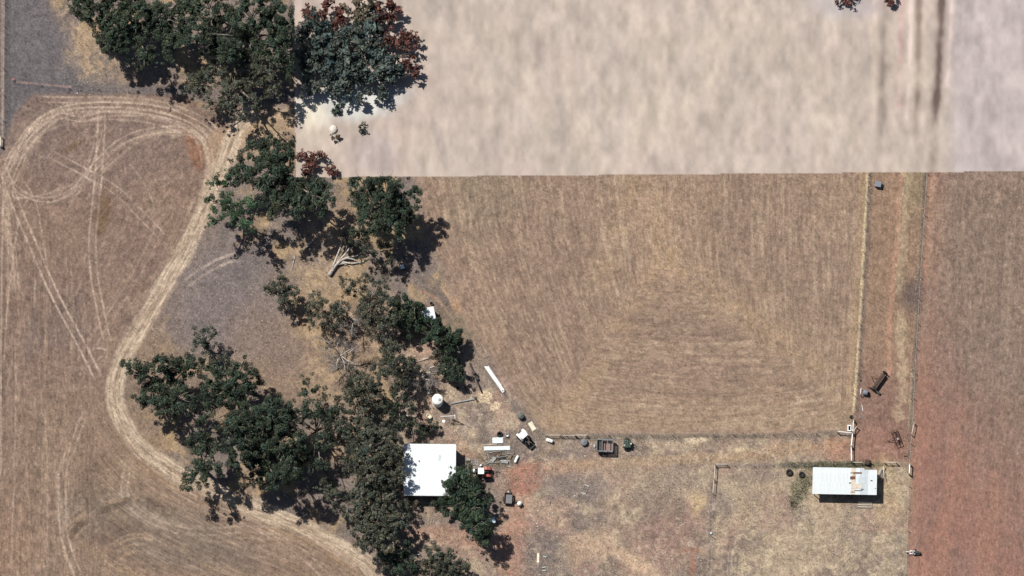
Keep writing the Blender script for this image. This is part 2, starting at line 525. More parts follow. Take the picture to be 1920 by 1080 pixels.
put((184, 158, 136), ef * (1 - .6 * red) * sm(.55, .80, stE) * .40)
put((108, 92, 84), ef * (1 - .4 * red) * sm(.45, .2, stE) * .30)
# eastern rows
rowsE = .6 * rows(GX - LR + w1 * 2, 4.4, 14) + .4 * rows(GX - LR, 10, 15)
put((178, 156, 134), ef * (1 - red * .75) * sm(.55, .8, rowsE) * sm(.36, .6, fbm(50, 480, 3, .5, 1.5)) * .5)
put((112, 96, 88), ef * (1 - red * .4) * sm(.42, .2, rowsE) * sm(.36, .62, fbm(44, 490, 3, .5, 1.5)) * .26)
put((122, 108, 96), ef * sm(.6, .74, fbm(11, 495, 2)) * sm(.45, .6, n_mid) * .3)
# lane strips
def strip(pl, w, col, a, seed, rag=.5):
    D, S, A = pdist(chaikin(pl), w * 4 + 20)
    put(col, (1 - sm(w * .5, w * 1.3, D + (fbm(9, seed, 2) - .5) * w * rag * 2)) * a * (.55 + .75 * fbm(16, seed + 3, 2)))
SOUTH = GY > EDGE
strip([(1626, 322), (1621, 430), (1614, 560), (1606, 700), (1600, 770)], 2.6, (226, 204, 158), .95, 500)
strip([(1634, 322), (1629, 430), (1622, 560), (1614, 700), (1608, 770)], 4, (128, 112, 100), .7, 503)
strip([(1617, 322), (1610, 500), (1600, 640), (1588, 760)], 6, (190, 160, 122), .5, 506)
strip([(1690, 322), (1684, 430), (1672, 560), (1664, 650), (1668, 700)], 5, (186, 146, 120), .8, 510)
strip([(1674, 322), (1668, 430), (1660, 560)], 3, (176, 140, 112), .6, 512)
strip([(1702, 322), (1697, 400), (1690, 480), (1688, 540)], 9, (198, 176, 142), .5, 515, 1.0)
strip([(1690, 590), (1690, 640), (1694, 690), (1690, 740), (1682, 780)], 10, (200, 178, 144), .55, 518, 1.0)
strip([(1712, 700), (1707, 760), (1706, 800)], 4, (200, 182, 146), .5, 520)
strip([(1735, 322), (1727, 480), (1722, 560), (1714, 700), (1708, 800), (1702, 880), (1697, 1100)], 3.2, (110, 100, 94), .75, 522)
strip([(1747, 322), (1738, 480), (1732, 560)], 7, (184, 142, 118), .6, 525)
strip([(1700, 880), (1692, 980), (1690, 1100)], 9, (188, 166, 124), .55, 527)
put((98, 88, 84), blob(1714, 548, 26, 30, 0, .5, 530, .7) * .75 * SOUTH)

# pale tyre lines over the western field
def tyre(pl, w=1.6, a=.6, gauge=None, col=(208, 186, 162), seed=1):
    pts = chaikin(pl)
    D, S, A = pdist(pts, 30 if not gauge else gauge + 20)
    fade = sm(0, 25, A) * sm(LAST_RUN[0], LAST_RUN[0] - 25, A)
    dash = fade * (.5 + .75 * vnoise(A / 22.0, A * 0 + seed, 600 + seed)) * (.55 + .8 * vnoise(GX / 5, GY / 5, 640))
    if gauge:
        d = np.abs(D - gauge / 2)
    else:
        d = D
    put(col, (1 - sm(w * .4, w + 1.0, d)) * a * dash)
tyre([(2, 305), (30, 385), (62, 460), (105, 560), (150, 640), (190, 720)], 1.8, .8, 14, seed=2)
tyre([(6, 330), (14, 300), (40, 260), (75, 220), (130, 206), (220, 204), (300, 213), (360, 234), (392, 262), (400, 330)], 2, .7, 7, seed=3)
tyre([(20, 330), (45, 275), (90, 232), (115, 214), (150, 226), (200, 211), (280, 213)], 1.3, 0.68, 9, seed=4)
tyre([(130, 372), (160, 335), (195, 290), (240, 255), (300, 242), (350, 243), (378, 262), (385, 320)], 1.3, 0.72, 11, seed=5)
tyre([(60, 185), (120, 188), (200, 186), (300, 192), (380, 222), (420, 260)], 1.3, 0.59, 10, seed=6)
tyre([(30, 300), (60, 240), (100, 208), (160, 196), (260, 196), (340, 215)], 1.3, 0.64, 9, seed=7)
tyre([(192, 195), (187, 300), (180, 380), (172, 450), (176, 520), (190, 590), (203, 650)], 1.6, .6, 13, seed=8)
tyre([(8, 320), (35, 362), (85, 378), (130, 366), (165, 325), (184, 262)], 1.3, 0.55, 8, seed=9)
tyre([(88, 285), (150, 318), (215, 352), (262, 400), (310, 450)], 1.3, 0.55, 14, seed=10)
tyre([(120, 345), (133, 315), (150, 325), (200, 360)], 1.6, .6, seed=11)
tyre([(8, 330), (4, 450), (2, 600), (1, 900)], 1.6, .6, seed=12)
tyre([(36, 400), (14, 560), (6, 700)], 1.4, .5, seed=13)
tyre([(66, 510), (64, 600)], 1.6, .6, seed=14)
tyre([(135, 838), (118, 870), (115, 960), (122, 1020), (150, 1085)], 1.8, .6, 13, seed=15)
tyre([(160, 770), (138, 830), (128, 870)], 1.6, .5, 10, seed=16)
tyre([(246, 850), (234, 900), (232, 930), (262, 965), (320, 992), (380, 1000), (460, 990), (540, 998)], 1.6, .4, 12, seed=17)
tyre([(340, 540), (372, 514), (410, 492), (450, 478)], 2.4, .8, 13, col=(190, 172, 156), seed=18)
tyre([(165, 660), (180, 652), (200, 655), (212, 670)], 1.6, .5, seed=19)
tyre([(30, 330), (20, 370), (40, 372), (90, 365), (125, 345)], 1.5, .5, seed=20)
def bundle(pl, w, a, col=(206, 183, 156), pitch=3.0, seed=1, run_noise=60):
    """many overlapping wheel marks side by side"""
    D, S, A = pdist(chaikin(pl), w + 30)
    fade = sm(0, 30, A) * sm(LAST_RUN[0], LAST_RUN[0] - 30, A)
    t = .6 * vnoise(S / pitch + 50, A / run_noise, 900 + seed) + .4 * vnoise(S / (pitch * 2.6) + 20, A / (run_noise * 2), 930 + seed)
    put(col, fade * (1 - sm(w * .35, w * 1.1, D + (vnoise(A / 18, A * 0, 950 + seed) - .5) * w * .6)) * sm(.42, .70, t) * a)
bundle([(470, 235), (432, 262), (412, 310), (390, 365), (366, 425)], 26, .85, seed=1)
bundle([(350, 232), (395, 262), (398, 320), (380, 390)], 18, .8, seed=2)
bundle([(15, 330), (40, 265), (80, 218), (140, 196), (230, 196), (310, 208), (372, 236), (410, 280)], 26, .30, seed=3)
bundle([(2, 360), (25, 300), (60, 245), (110, 212)], 24, .36, seed=4)
bundle([(560, 205), (510, 232), (450, 255)], 22, .75, seed=5)
bundle([(90, 375), (160, 345), (225, 275), (300, 245), (385, 250)], 14, .5, seed=6)
bundle([(5, 320), (20, 420), (30, 560)], 14, .5, seed=7)
bundle([(230, 850), (232, 930), (290, 985), (400, 1000), (560, 1000)], 30, .22, seed=8)
bundle([(120, 840), (112, 900), (118, 1000), (150, 1090)], 16, .4, seed=9)
bundle([(440, 935), (520, 972), (600, 1010), (690, 1070)], 30, .5, seed=10)
tyre([(30, 320), (52, 268), (86, 236), (140, 222), (210, 216), (290, 224), (350, 246)], 1.2, .5, 13, seed=41)
tyre([(12, 345), (28, 290), (62, 228), (110, 198), (190, 190), (280, 194), (350, 210)], 1.2, .5, seed=42)
tyre([(60, 380), (110, 372), (150, 340), (176, 290), (190, 230)], 1.2, .45, 10, seed=43)
tyre([(100, 560), (80, 450), (70, 380), (40, 330)], 1.2, .4, seed=44)
tyre([(175, 640), (230, 560), (280, 470), (300, 420)], 1.2, .35, 14, seed=45)
tyre([(150, 530), (165, 450), (205, 380), (260, 330)], 1.2, .3, seed=46)
tyre([(20, 1080), (26, 900), (30, 760), (28, 620)], 1.2, .4, seed=47)
tyre([(88, 1080), (90, 900), (84, 760)], 1.2, .35, seed=48)
tyre([(300, 900), (380, 945), (470, 980), (560, 1030), (620, 1090)], 1.3, .4, 13, seed=49)
tyre([(240, 300), (262, 330), (285, 370), (292, 410)], 1.2, .4, seed=50)
put((120, 92, 62), wf * blob(193, 400, 14, 40, .2, .7, 540, .5) * .55)
put((120, 100, 72), wf * blob(135, 275, 20, 7, -.6, .7, 541, .5) * .6)
put((150, 104, 76), wf * blob(365, 285, 12, 34, -.35, .7, 542, .5) * .6)
put((180, 152, 122), blob(420, 275, 34, 38, .2, .4, 543, .4) * .75)
put((186, 160, 126), blob(500, 238, 66, 20, -.3, .4, 544, .4) * .7)
put((100, 84, 74), wf * blob(165, 920, 22, 50, .2, .8, 545, .6) * .35)
put((108, 88, 76), wf * blob(215, 1000, 50, 30, -.4, .8, 546, .6) * .35)
Rc = np.hypot(GX - 265, (GY - 1075) * 1.15)
arc = wf * blob(215, 985, 110, 85, 0, .4, 875, .6)
put((104, 88, 76), arc * sm(.45, .15, rows(Rc + w1 * 5, 6, 31)) * sm(.4, .62, fbm(26, 877, 3)) * .7)
put((196, 168, 138), arc * sm(.62, .85, rows(Rc + w1 * 5, 6, 33)) * sm(.4, .62, fbm(24, 879, 3)) * .5)
# western track: two worn bands with a grassy middle
trk = 1 - sm(9, 21, Dm + (n_sml - .5) * 12 + (n_mid - .5) * 14)
put((184, 162, 136), trk * .6)
rutn = .6 * vnoise(Sm_ / 2.2 + 60, Am / 34, 971) + .4 * vnoise(Sm_ / 6 + 20, Am / 70, 973)
put((216, 196, 168), (1 - sm(10, 22, Dm + (n_mid - .5) * 14)) * sm(.34, .62, rutn) * .85)
put((204, 182, 152), (1 - sm(2, 6.5, np.abs(Dm - 7.5) + (n_sml - .5) * 5)) * (.4 + .8 * fbm(20, 560)) * .55)
put((146, 124, 104), (1 - sm(1, 4, Dm + (n_sml - .5) * 4)) * .35)
DIRT = trk > .5

# farmyard: worn red soil, lanes, sand
def patch(cx, cy, rx, ry, rot, col, a, seed, rag=.45, soft=.5):
    put(col, blob(cx, cy, rx, ry, rot, rag, seed, soft) * a)
yard = inpoly([(740, 640), (900, 640), (1020, 816), (1600, 812), (1600, 868), (1340, 872), (1330, 1140), (700, 1140), (740, 900)])
yd = soft(yard, 6)
put((160, 141, 118), yd * .6)
put((132, 119, 106), yd * sm(.52, .66, fbm(70, 570)) * .6)
put((198, 178, 142), yd * sm(.48, .62, fbm(24, 575)) * sm(.40, .56, fbm(90, 577)) * .75)
put((186, 150, 124), yd * sm(.54, .66, fbm(80, 579)) * .45)
patch(988, 897, 34, 26, -.6, (180, 132, 106), .8, 580)
patch(975, 925, 20, 28, .2, (182, 138, 112), .75, 582)
patch(1030, 880, 80, 14, -.1, (188, 142, 108), .65, 584)
patch(960, 1010, 26, 70, .15, (186, 142, 112), .75, 586)
patch(850, 1006, 90, 18, .1, (182, 142, 114), .75, 588)
patch(1260, 862, 190, 10, -.05, (192, 164, 122), .6, 590, .6)
patch(1480, 842, 120, 12, -.12, (190, 158, 118), .6, 592, .6)
patch(1570, 845, 36, 22, 0, (180, 136, 104), .65, 594)
patch(1660, 840, 60, 40, 0, (160, 124, 106), .75, 596)
patch(1090, 915, 45, 22, .1, (124, 114, 110), .7, 598)
patch(1015, 1040, 50, 40, 0, (122, 114, 106), .65, 600)
patch(1100, 1035, 46, 18, -.3, (206, 178, 138), .5, 602, .9)
patch(1140, 1015, 30, 10, -.3, (204, 178, 140), .45, 603, .9)
patch(1190, 1055, 45, 14, .5, (208, 178, 138), .55, 604, .9)
patch(1306, 943, 15, 18, 0, (208, 182, 132), .75, 606, .9)
patch(1296, 1018, 8, 8, 0, (222, 198, 166), .9, 608, .5)
patch(1300, 1032, 24, 4, .1, (170, 124, 98), .7, 610)
patch(1298, 1062, 4, 22, .1, (180, 122, 92), .8, 612)
patch(1240, 1000, 60, 30, 0, (158, 128, 110), .55, 614)
patch(1306, 825, 18, 5, 0, (222, 200, 152), .9, 616, .5)
patch(1390, 843, 22, 4, 0, (216, 196, 150), .7, 617, .6)
patch(912, 743, 12, 8, .9, (222, 202, 160), .95, 618, .6, .2)
patch(928, 761, 10, 6, -.6, (224, 204, 162), .95, 619, .6, .2)
patch(903, 748, 6, 6, 0, (208, 182, 144), .8, 620, .6, .2)
patch(890, 815, 7, 8, 0, (208, 184, 146), .6, 621, .6)
patch(865, 836, 12, 9, 0, (214, 180, 140), .7, 622, .5)
patch(880, 850, 40, 8, .2, (170, 138, 108), .6, 623)
patch(856, 575, 8, 16, -.3, (206, 164, 128), .7, 624, .6)
strip([(790, 545), (820, 560), (850, 600), (880, 640), (905, 665)], 3, (188, 152, 122), .7, 626)
strip([(830, 540), (850, 570), (862, 610)], 3, (200, 166, 128), .65, 628)
patch(870, 625, 16, 50, -.55, (136, 124, 104), .7, 630, .4)
strip([(905, 690), (940, 730), (975, 775), (1015, 812)], 6, (124, 114, 102), .55, 632)
strip([(1010, 820), (1200, 820), (1400, 818), (1590, 814)], 6, (130, 118, 100), .6, 634)
patch(1230, 822, 190, 6, -.02, (132, 122, 102), .55, 636)
strip([(900, 760), (908, 790), (912, 830)], 7, (112, 104, 86), .5, 638)
patch(930, 862, 36, 16, 0, (112, 108, 92), .6, 640)
patch(810, 850, 60, 40, 0, (150, 124, 104), .5, 642)
# south-east pen
pn = soft(pen, 4) * .55
put((160, 143, 120), pn * 1.2)
put((198, 178, 140), pn * sm(.46, .6, fbm(48, 650)) * 1.2)
put((124, 113, 104), pn * sm(.54, .66, fbm(60, 655)) * 1.1)
put((214, 194, 152), pn * sm(.54, .66, fbm(15, 660, 3)) * 1.1)
put((180, 146, 122), pn * sm(.54, .66, fbm(80, 665)) * .9)
patch(1500, 918, 16, 38, .35, (92, 94, 76), .5, 668, .8)
patch(1560, 872, 90, 7, 0, (78, 84, 62), .75, 670, .4)
patch(1660, 930, 26, 60, 0, (196, 172, 124), .5, 672, .6)
patch(1360, 945, 22, 24, 0, (128, 116, 106), .5, 674, .5)
strip([(1336, 880), (1334, 960), (1330, 1100)], 3, (112, 102, 96), .6, 676)
strip([(1345, 873), (1450, 873), (1525, 872)], 4, (118, 106, 98), .6, 678)
for k in range(6):
    x = 1366 + k * 7
    strip([(x, 1036), (x - 2, 1080)], 1.5, (204, 186, 144), .5, 680 + k)
put((214, 194, 158), (yard | pen) * sm(.60, .72, fbm(9, 690, 2)) * .32)
put((104, 92, 82), (yard | pen) * sm(.60, .72, fbm(9, 694, 2)) * .3)
patch(1306, 825, 20, 5, 0, (228, 206, 164), .95, 616, .5)
patch(1200, 832, 150, 5, 0, (184, 162, 130), .45, 615, .8)
patch(1110, 1015, 50, 26, -.35, (206, 176, 140), .6, 741, .9)
patch(1192, 1056, 40, 12, .55, (214, 184, 146), .7, 742, .8)
patch(1180, 900, 120, 30, 0, (186, 164, 132), .45, 743, .9)
patch(1420, 950, 50, 60, .5, (192, 170, 134), .45, 744, .9)
patch(1560, 1010, 90, 40, -.2, (190, 168, 134), .4, 745, .9)

patch(912, 743, 12, 8, .9, (238, 214, 168), 1.0, 618, .6, .2)
patch(928, 761, 11, 6, -.6, (238, 214, 168), 1.0, 619, .6, .2)
patch(903, 748, 6, 6, 0, (222, 198, 156), .9, 620, .6, .2)
patch(990, 897, 32, 24, -.6, (176, 124, 98), .55, 580)
patch(963, 1040, 20, 45, .1, (182, 140, 114), .5, 746, .7)
patch(1250, 985, 45, 14, -.2, (170, 134, 114), .3, 747, .9)
patch(1060, 905, 60, 26, 0, (134, 122, 112), .45, 748, .7)
patch(1420, 890, 60, 16, 0, (142, 124, 110), .5, 749, .8)
patch(1560, 950, 50, 14, 0, (188, 166, 132), .5, 751, .8)
# north-east field, coloured like a paler overlaid survey tile, with a ruler-straight border
pf = pale.astype(float)
put((214, 199, 182), pf)
put((204, 190, 176), pf * sm(.2, .8, fbm(60, 702, 3, .8, 1.5)))
put((222, 206, 186), pf * sm(.25, .85, fbm(44, 706, 3, .7, 1.5)) * .8)
put((214, 194, 182), pf * sm(.3, .8, fbm(120, 708, 2)) * .5)
put((210, 198, 192), pf * sm(1765, 1800, GX) * .85)
put((196, 184, 178), pf * sm(1770, 1800, GX) * sm(.2, .8, fbm(50, 712, 3)) * .6)
def pstrip(pl, w, col, a):
    D, S, A = pdist(chaikin(pl), w * 3 + 20)
    put(col, pf * np.exp(-((D + (fbm(26, 718, 2) - .5) * w) / w) ** 2) * a * np.clip(.05 + 1.9 * fbm(46, 716, 3), 0, 1.2) * (1 - .65 * sm(190, 260, GY)))
pstrip([(1660, -60), (1655, 120), (1652, 200), (1648, 330)], 9, (160, 146, 134), .85)
pstrip([(1692, -60), (1688, 120), (1686, 200)], 5, (222, 190, 178), .8)
pstrip([(1710, -60), (1706, 120), (1700, 220)], 5, (240, 220, 204), .95)
pstrip([(1724, -60), (1722, 150), (1716, 230), (1722, 320)], 7, (156, 140, 124), .85)
pstrip([(1768, -60), (1762, 100), (1756, 200), (1752, 240), (1748, 320)], 9, (122, 106, 98), 1.0)
pstrip([(1788, -60), (1782, 80), (1776, 160)], 5, (236, 218, 206), .9)
pstrip([(1640, -60), (1638, 200)], 5, (226, 208, 186), .6)
pstrip([(1766, 220), (1764, 245)], 3, (235, 230, 228), .9)
put((238, 238, 228), pf * blob(640, 195, 105, 30, -.1, .4, 720, .5) * .95)
put((236, 226, 200), pf * blob(580, 215, 34, 24, 0, .3, 722, .5) * .8)
put((226, 222, 212), pf * blob(735, 185, 40, 16, -.5, .3, 724, .5) * .6)
put((196, 184, 180), pf * blob(700, 290, 40, 40, 0, .3, 726, .6) * .55)
put((186, 172, 166), pf * blob(825, 270, 8, 40, -.25, .3, 728, .6) * .55)
put((196, 190, 190), pf * blob(1580, 12, 60, 22, 0, .3, 730, .6) * .6)

soft_mottle = (fbm(24, 732, 2, .75, 1.6) - .5) * .42 + (fbm(12, 736, 2, .8, 1.3) - .5) * .26
shade(1 + pf * soft_mottle)
# grain of clods and straw everywhere, less in the pale field
n_clod = fbm(6, 990, 2)
shade(1 + (n_fin2 * .11 + (n_sml - .5) * .30 + (n_clod - .5) * .55) * (1 - .92 * pf) * (1 - .35 * ef * red))
speck = (n_fin > .985) & ~pale
C[speck] *= .62
speck2 = (n_fin < .014) & ~pale & ~(fieldE)
C[speck2] = C[speck2] * 1.25

warmth = np.clip((C[..., 0] / np.maximum(C[..., 2], .01) - 1) / .8, 0, 1)      # dry straw bleaches towards grey
C[..., 0] *= np.where(pale, .97, 1.03); C[..., 1] *= np.where(pale, .935, 1.00); C[..., 2] *= np.where(pale, .92, 0.945 + .06 * warmth + .10 * warmth * np.clip(yd + pn * 2, 0, 1))
LIGHT = np.array((1.60, 1.55, 1.45))     # what sun and sky together put on level ground
C = np.clip(C / LIGHT, .01, .75)

# shallow relief: furrows, ruts, clods
Z = -.012 + (n_mid - .5) * .03 + (n_sml - .5) * .035 + n_fin2 * .006
Z += cf * (rowsC - .5) * .05 + wf * (low * (rowsW - .5) + bend * (rowsT - .5)) * .05 + ef * (rowsE - .5) * .04
Z -= (1 - sm(2, 6, np.abs(Dm - 6.5))) * .035
Z = np.where(pale, -.012 + (n_mid - .5) * .02, Z)
edge = np.minimum(np.minimum(GX - X0, X1 - GX), np.minimum(GY - Y0, Y1 - GY))
Z *= sm(0, 12, edge)

def ground_material():
    m, nt, b = node_mat('dry_farm_soil')
    at = nt.nodes.new('ShaderNodeAttribute'); at.attribute_name = 'soil'
    tc = nt.nodes.new('ShaderNodeNewGeometry')
    n1 = nt.nodes.new('ShaderNodeTexNoise'); n1.inputs['Scale'].default_value = 2.6; n1.inputs['Detail'].default_value = 4; n1.inputs['Roughness'].default_value = .7
    nt.links.new(tc.outputs['Position'], n1.inputs['Vector'])
    mr = nt.nodes.new('ShaderNodeMapRange'); mr.inputs['From Min'].default_value = .3; mr.inputs['From Max'].default_value = .7
    mr.inputs['To Min'].default_value = .78; mr.inputs['To Max'].default_value = 1.22
    nt.links.new(n1.outputs['Fac'], mr.inputs['Value'])
    mx = nt.nodes.new('ShaderNodeMixRGB'); mx.blend_type = 'MULTIPLY'; mx.inputs['Fac'].default_value = 1
    nt.links.new(at.outputs['Color'], mx.inputs['Color1']); nt.links.new(mr.outputs['Result'], mx.inputs['Color2'])
    ra = nt.nodes.new('ShaderNodeAttribute'); ra.attribute_name = 'furrow'
    sp = nt.nodes.new('ShaderNodeSeparateXYZ'); nt.links.new(ra.outputs['Vector'], sp.inputs[0])
    gr = nt.nodes.new('ShaderNodeMath'); gr.operation = 'MULTIPLY'; gr.inputs[1].default_value = 2.0; gr.use_clamp = True
    nt.links.new(sp.outputs['Z'], gr.inputs[0]); nt.links.new(gr.outputs[0], mx.inputs['Fac'])
    cb = nt.nodes.new('ShaderNodeCombineXYZ'); nt.links.new(sp.outputs['X'], cb.inputs['X']); nt.links.new(sp.outputs['Y'], cb.inputs['Y'])
    n2 = nt.nodes.new('ShaderNodeTexNoise'); n2.inputs['Scale'].default_value = 3.0; n2.inputs['Detail'].default_value = 3; n2.inputs['Roughness'].default_value = .65
    nt.links.new(cb.outputs[0], n2.inputs['Vector'])
    sb = nt.nodes.new('ShaderNodeMath'); sb.operation = 'SUBTRACT'; sb.inputs[1].default_value = .5; nt.links.new(n2.outputs['Fac'], sb.inputs[0])
    ml = nt.nodes.new('ShaderNodeMath'); ml.operation = 'MULTIPLY'; nt.links.new(sb.outputs[0], ml.inputs[0]); nt.links.new(sp.outputs['Z'], ml.inputs[1])
    ma = nt.nodes.new('ShaderNodeMath'); ma.operation = 'MULTIPLY_ADD'; nt.links.new(ml.outputs[0], ma.inputs[0]); ma.inputs[1].default_value = 1.75; ma.inputs[2].default_value = 1.0
    ma.use_clamp = False
    mn = nt.nodes.new('ShaderNodeMath'); mn.operation = 'MAXIMUM'; mn.inputs[1].default_value = .45; nt.links.new(ma.outputs[0], mn.inputs[0])
    m3 = nt.nodes.new('ShaderNodeMixRGB'); m3.blend_type = 'MULTIPLY'; m3.inputs['Fac'].default_value = 1
    nt.links.new(mx.outputs['Color'], m3.inputs['Color1']); nt.links.new(mn.outputs[0], m3.inputs['Color2'])
    nt.links.new(m3.outputs['Color'], b.inputs['Base Color'])
    b.inputs['Roughness'].default_value = .95; b.inputs['Specular IOR Level'].default_value = .1
    return m
M_SOIL = ground_material()

ROWD = GX * .1; ROWA = GY * .1; ROWM = np.full(GX.shape, .55, np.float32)
def lay(mask, d, al, m):
    ROWD[mask] = (d * .1)[mask]; ROWA[mask] = (al * .1)[mask]; ROWM[mask] = m
lay(westside, GX * .86 + GY * .5, (GY * .86 - GX * .5) / 3, .55)
lay(westside & (bend > .5), Dm, (GX * .7 - GY * .7) / 4, .6)
lay(westside & (low > .5), GX + 0 * GY, GY / 5, .7)
lay(fieldC, dC, alongC / 6, .48)
lay(fieldE, GX - LR, GY / 4, .5)
lay(laneR, GX - LL, GY / 4, .55)
lay(DIRT, Sm_, Am / 7, .9)
lay(pale, GX + 0 * GY, GY / 2, .05)
RW = np.stack([ROWD, ROWA, ROWM, np.ones(GX.shape)], -1).astype(np.float32).reshape(-1, 4)
region = np.zeros(GX.shape, int)          # 0 yard
region[topstrip] = 7
region[westside] = 1
region[fieldC] = 2
region[laneR] = 4
region[pen] = 5
region[fieldE] = 3
region[DIRT] = 6
region[pale] = 8
names = {0: ('farmyard_ground', 'bare tan farmyard ground strewn with dry grass round the sheds', 'farmyard'),
         1: ('stubble_field', 'mauve brown stubble field west of the curved track, looped with tyre lines', 'field'),
         2: ('harvested_field', 'tan harvested field with rows turned round its three borders', 'field'),
         3: ('red_soil_field', 'field on the far east, grey brown above and red soil below', 'field'),
         4: ('farm_lane', 'grassy lane between the two eastern fence lines', 'lane'),
         5: ('paddock', 'mottled dry grass paddock round the small rusty shed', 'paddock'),
         6: ('dirt_track', 'pale two-rut dirt track curving round the western trees', 'track'),
         7: ('grey_paddock', 'grey bare paddock in the north-west corner beside tall trees', 'paddock'),
         8: ('pale_field', 'field in the north-east, pale with straight borders like an overlaid survey tile', 'field')}
WXa = (GX - 960) * .1; WYa = (540 - GY) * .1
jj, ii = np.meshgrid(np.arange(NY - 1), np.arange(NX - 1), indexing='ij')
quads = np.stack([jj * NX + ii, (jj + 1) * NX + ii, (jj + 1) * NX + ii + 1, jj * NX + ii + 1], -1).reshape(-1, 4)
freg = region[:-1, :-1].reshape(-1)
VV = np.stack([WXa, WYa, Z], -1).reshape(-1, 3)
CC = np.concatenate([C, np.ones(GX.shape + (1,))], -1).reshape(-1, 4)

def fast_mesh(name, verts, faces, m, colors=None, attr='soil', smooth=False):
    k = faces.shape[1]
    me = bpy.data.meshes.new(name)
    me.vertices.add(len(verts)); me.vertices.foreach_set('co', np.asarray(verts, np.float32).ravel())
    me.loops.add(faces.size); me.loops.foreach_set('vertex_index', faces.astype(np.int32).ravel())
    me.polygons.add(len(faces)); me.polygons.foreach_set('loop_start', np.arange(0, faces.size, k, dtype=np.int32))
    me.polygons.foreach_set('loop_total', np.full(len(faces), k, np.int32))
    if smooth: me.polygons.foreach_set('use_smooth', np.ones(len(faces), bool))
    me.materials.append(m)
    me.update(calc_edges=True)
    if colors is not None:
        a = me.color_attributes.new(attr, 'FLOAT_COLOR', 'POINT')
        a.data.foreach_set('color', np.asarray(colors, np.float32).ravel())
    return me

for r_, (nm, lb, ct) in names.items():
    fs = quads[freg == r_]
    if not len(fs): continue
    used, inv = np.unique(fs, return_inverse=True)
    gm = fast_mesh(nm, VV[used], inv.reshape(-1, 4), M_SOIL, CC[used], smooth=True)
    fa = gm.color_attributes.new('furrow', 'FLOAT_COLOR', 'POINT')
    fa.data.foreach_set('color', RW[used].ravel())
    o = bpy.data.objects.new(nm, gm)
    COL.objects.link(o); tag(o, lb, ct, kind='structure')
# plain country beyond the farm, out to the horizon
a0, a1, b0, b1 = WXa.min(), WXa.max(), WYa.min(), WYa.max()
F = 4000
ov = np.array([(-F, -F, 0), (F, -F, 0), (F, F, 0), (-F, F, 0), (a0, b0, 0), (a1, b0, 0), (a1, b1, 0), (a0, b1, 0)], float)
of = np.array([(0, 1, 5, 4), (1, 2, 6, 5), (2, 3, 7, 6), (3, 0, 4, 7)])
oc = np.tile(np.array((*(np.array(lin((155, 132, 112))) / LIGHT), 1)), (8, 1))
o = bpy.data.objects.new('ground', fast_mesh('ground', ov, of, M_SOIL, oc)); COL.objects.link(o)
tag(o, 'open dry country beyond the farm, out to the horizon', 'ground', kind='structure')

# ------------------------------------------------------------------ dry grass and stubble, uncountable
def straw_material(name, lo, hi):
    m, nt, b = node_mat(name)
    g = nt.nodes.new('ShaderNodeNewGeometry')
    r = nt.nodes.new('ShaderNodeValToRGB')
    r.color_ramp.elements[0].color = (*lo, 1); r.color_ramp.elements[1].color = (*hi, 1)
    nt.links.new(g.outputs['Random Per Island'], r.inputs['Fac'])
    nt.links.new(r.outputs['Color'], b.inputs['Base Color'])
    b.inputs['Roughness'].default_value = .9; b.inputs['Specular IOR Level'].default_value = .1
    return m
M_STRAW = straw_material('dry_straw', (.20, .16, .115), (.50, .43, .32))
M_STUB = straw_material('cereal_stubble', (.16, .11, .075), (.44, .35, .24))
M_GREENWEED = straw_material('green_weed', (.05, .07, .03), (.13, .15, .07))

def tufts(name, mask, n, hmin, hmax, m, label, aim=None, spread=math.pi, wd=.05):
    w = np.clip(mask, 0, None).ravel(); w = w / w.sum()
    idx = rng.choice(w.size, n, p=w)
    px = GX.ravel()[idx] + rng.uniform(-1, 1, n); py = GY.ravel()[idx] + rng.uniform(-1, 1, n)
    x = (px - 960) * .1; y = (540 - py) * .1; z = Z.ravel()[idx] - .01
    h = rng.uniform(hmin, hmax, n); a = (rng.uniform(0, 2 * math.pi, n) if aim is None else aim + rng.normal(0, spread, n))
    t = rng.uniform(.5, 1.35, n)
    tipx = x + np.cos(a) * np.sin(t) * h; tipy = y + np.sin(a) * np.sin(t) * h; tipz = z + np.cos(t) * h
    sx = -np.sin(a) * wd * rng.uniform(.6, 1.4, n); sy = np.cos(a) * wd * rng.uniform(.6, 1.4, n)
    v = np.stack([np.stack([x - sx, y - sy, z], -1), np.stack([x + sx, y + sy, z], -1), np.stack([tipx, tipy, tipz], -1)], 1).reshape(-1, 3)
    f = np.arange(3 * n).reshape(n, 3)
    o = bpy.data.objects.new(name, fast_mesh(name, v, f, m)); COL.objects.link(o)
    tag(o, label, 'grass', kind='stuff')
inside = ((GX > -40) & (GX < 1960) & (GY > -40) & (GY < 1120)).astype(float)
tufts('dry_grass', inside * ((yard | pen) * (.25 + 1.6 * sm(.48, .64, fbm(22, 575)) + sm(.5, .66, fbm(15, 660, 3))) + (region == 0) * .5 + (region == 7) * (GX > 110) * .7 + (1 - sm(4, 12, np.abs(GX - LR + 3))) * 1.2 + (1 - sm(2, 7, np.abs(GX - LL))) * 2.5) * ~pale, 42000, .15, .5, M_STRAW, 'dry straw grass over the yard, paddock and fence lines')
tufts('stubble', inside * (cf * (.2 + sm(.5, .75, rowsC)) + wf * (.25 + .8 * sm(.5, .75, rowsW * low + rowsT * bend + .4 * (1 - np.clip(low + bend, 0, 1)))) + ef * (1 - red * .8) * (.2 + sm(.5, .75, rowsE))) * ~pale, 90000, .1, .28, M_STUB, 'short cereal stubble standing in rows over the fields', wd=.035)
tufts('green_weeds', blob(1560, 873, 95, 7, 0, .4, 670, .4) + .8 * blob(1500, 918, 18, 42, .35, .5, 668) + .5 * blob(930, 862, 36, 14, 0, .4, 640), 1500, .2, .45, M_GREENWEED, 'green weeds along the pen fence and scrap heap')

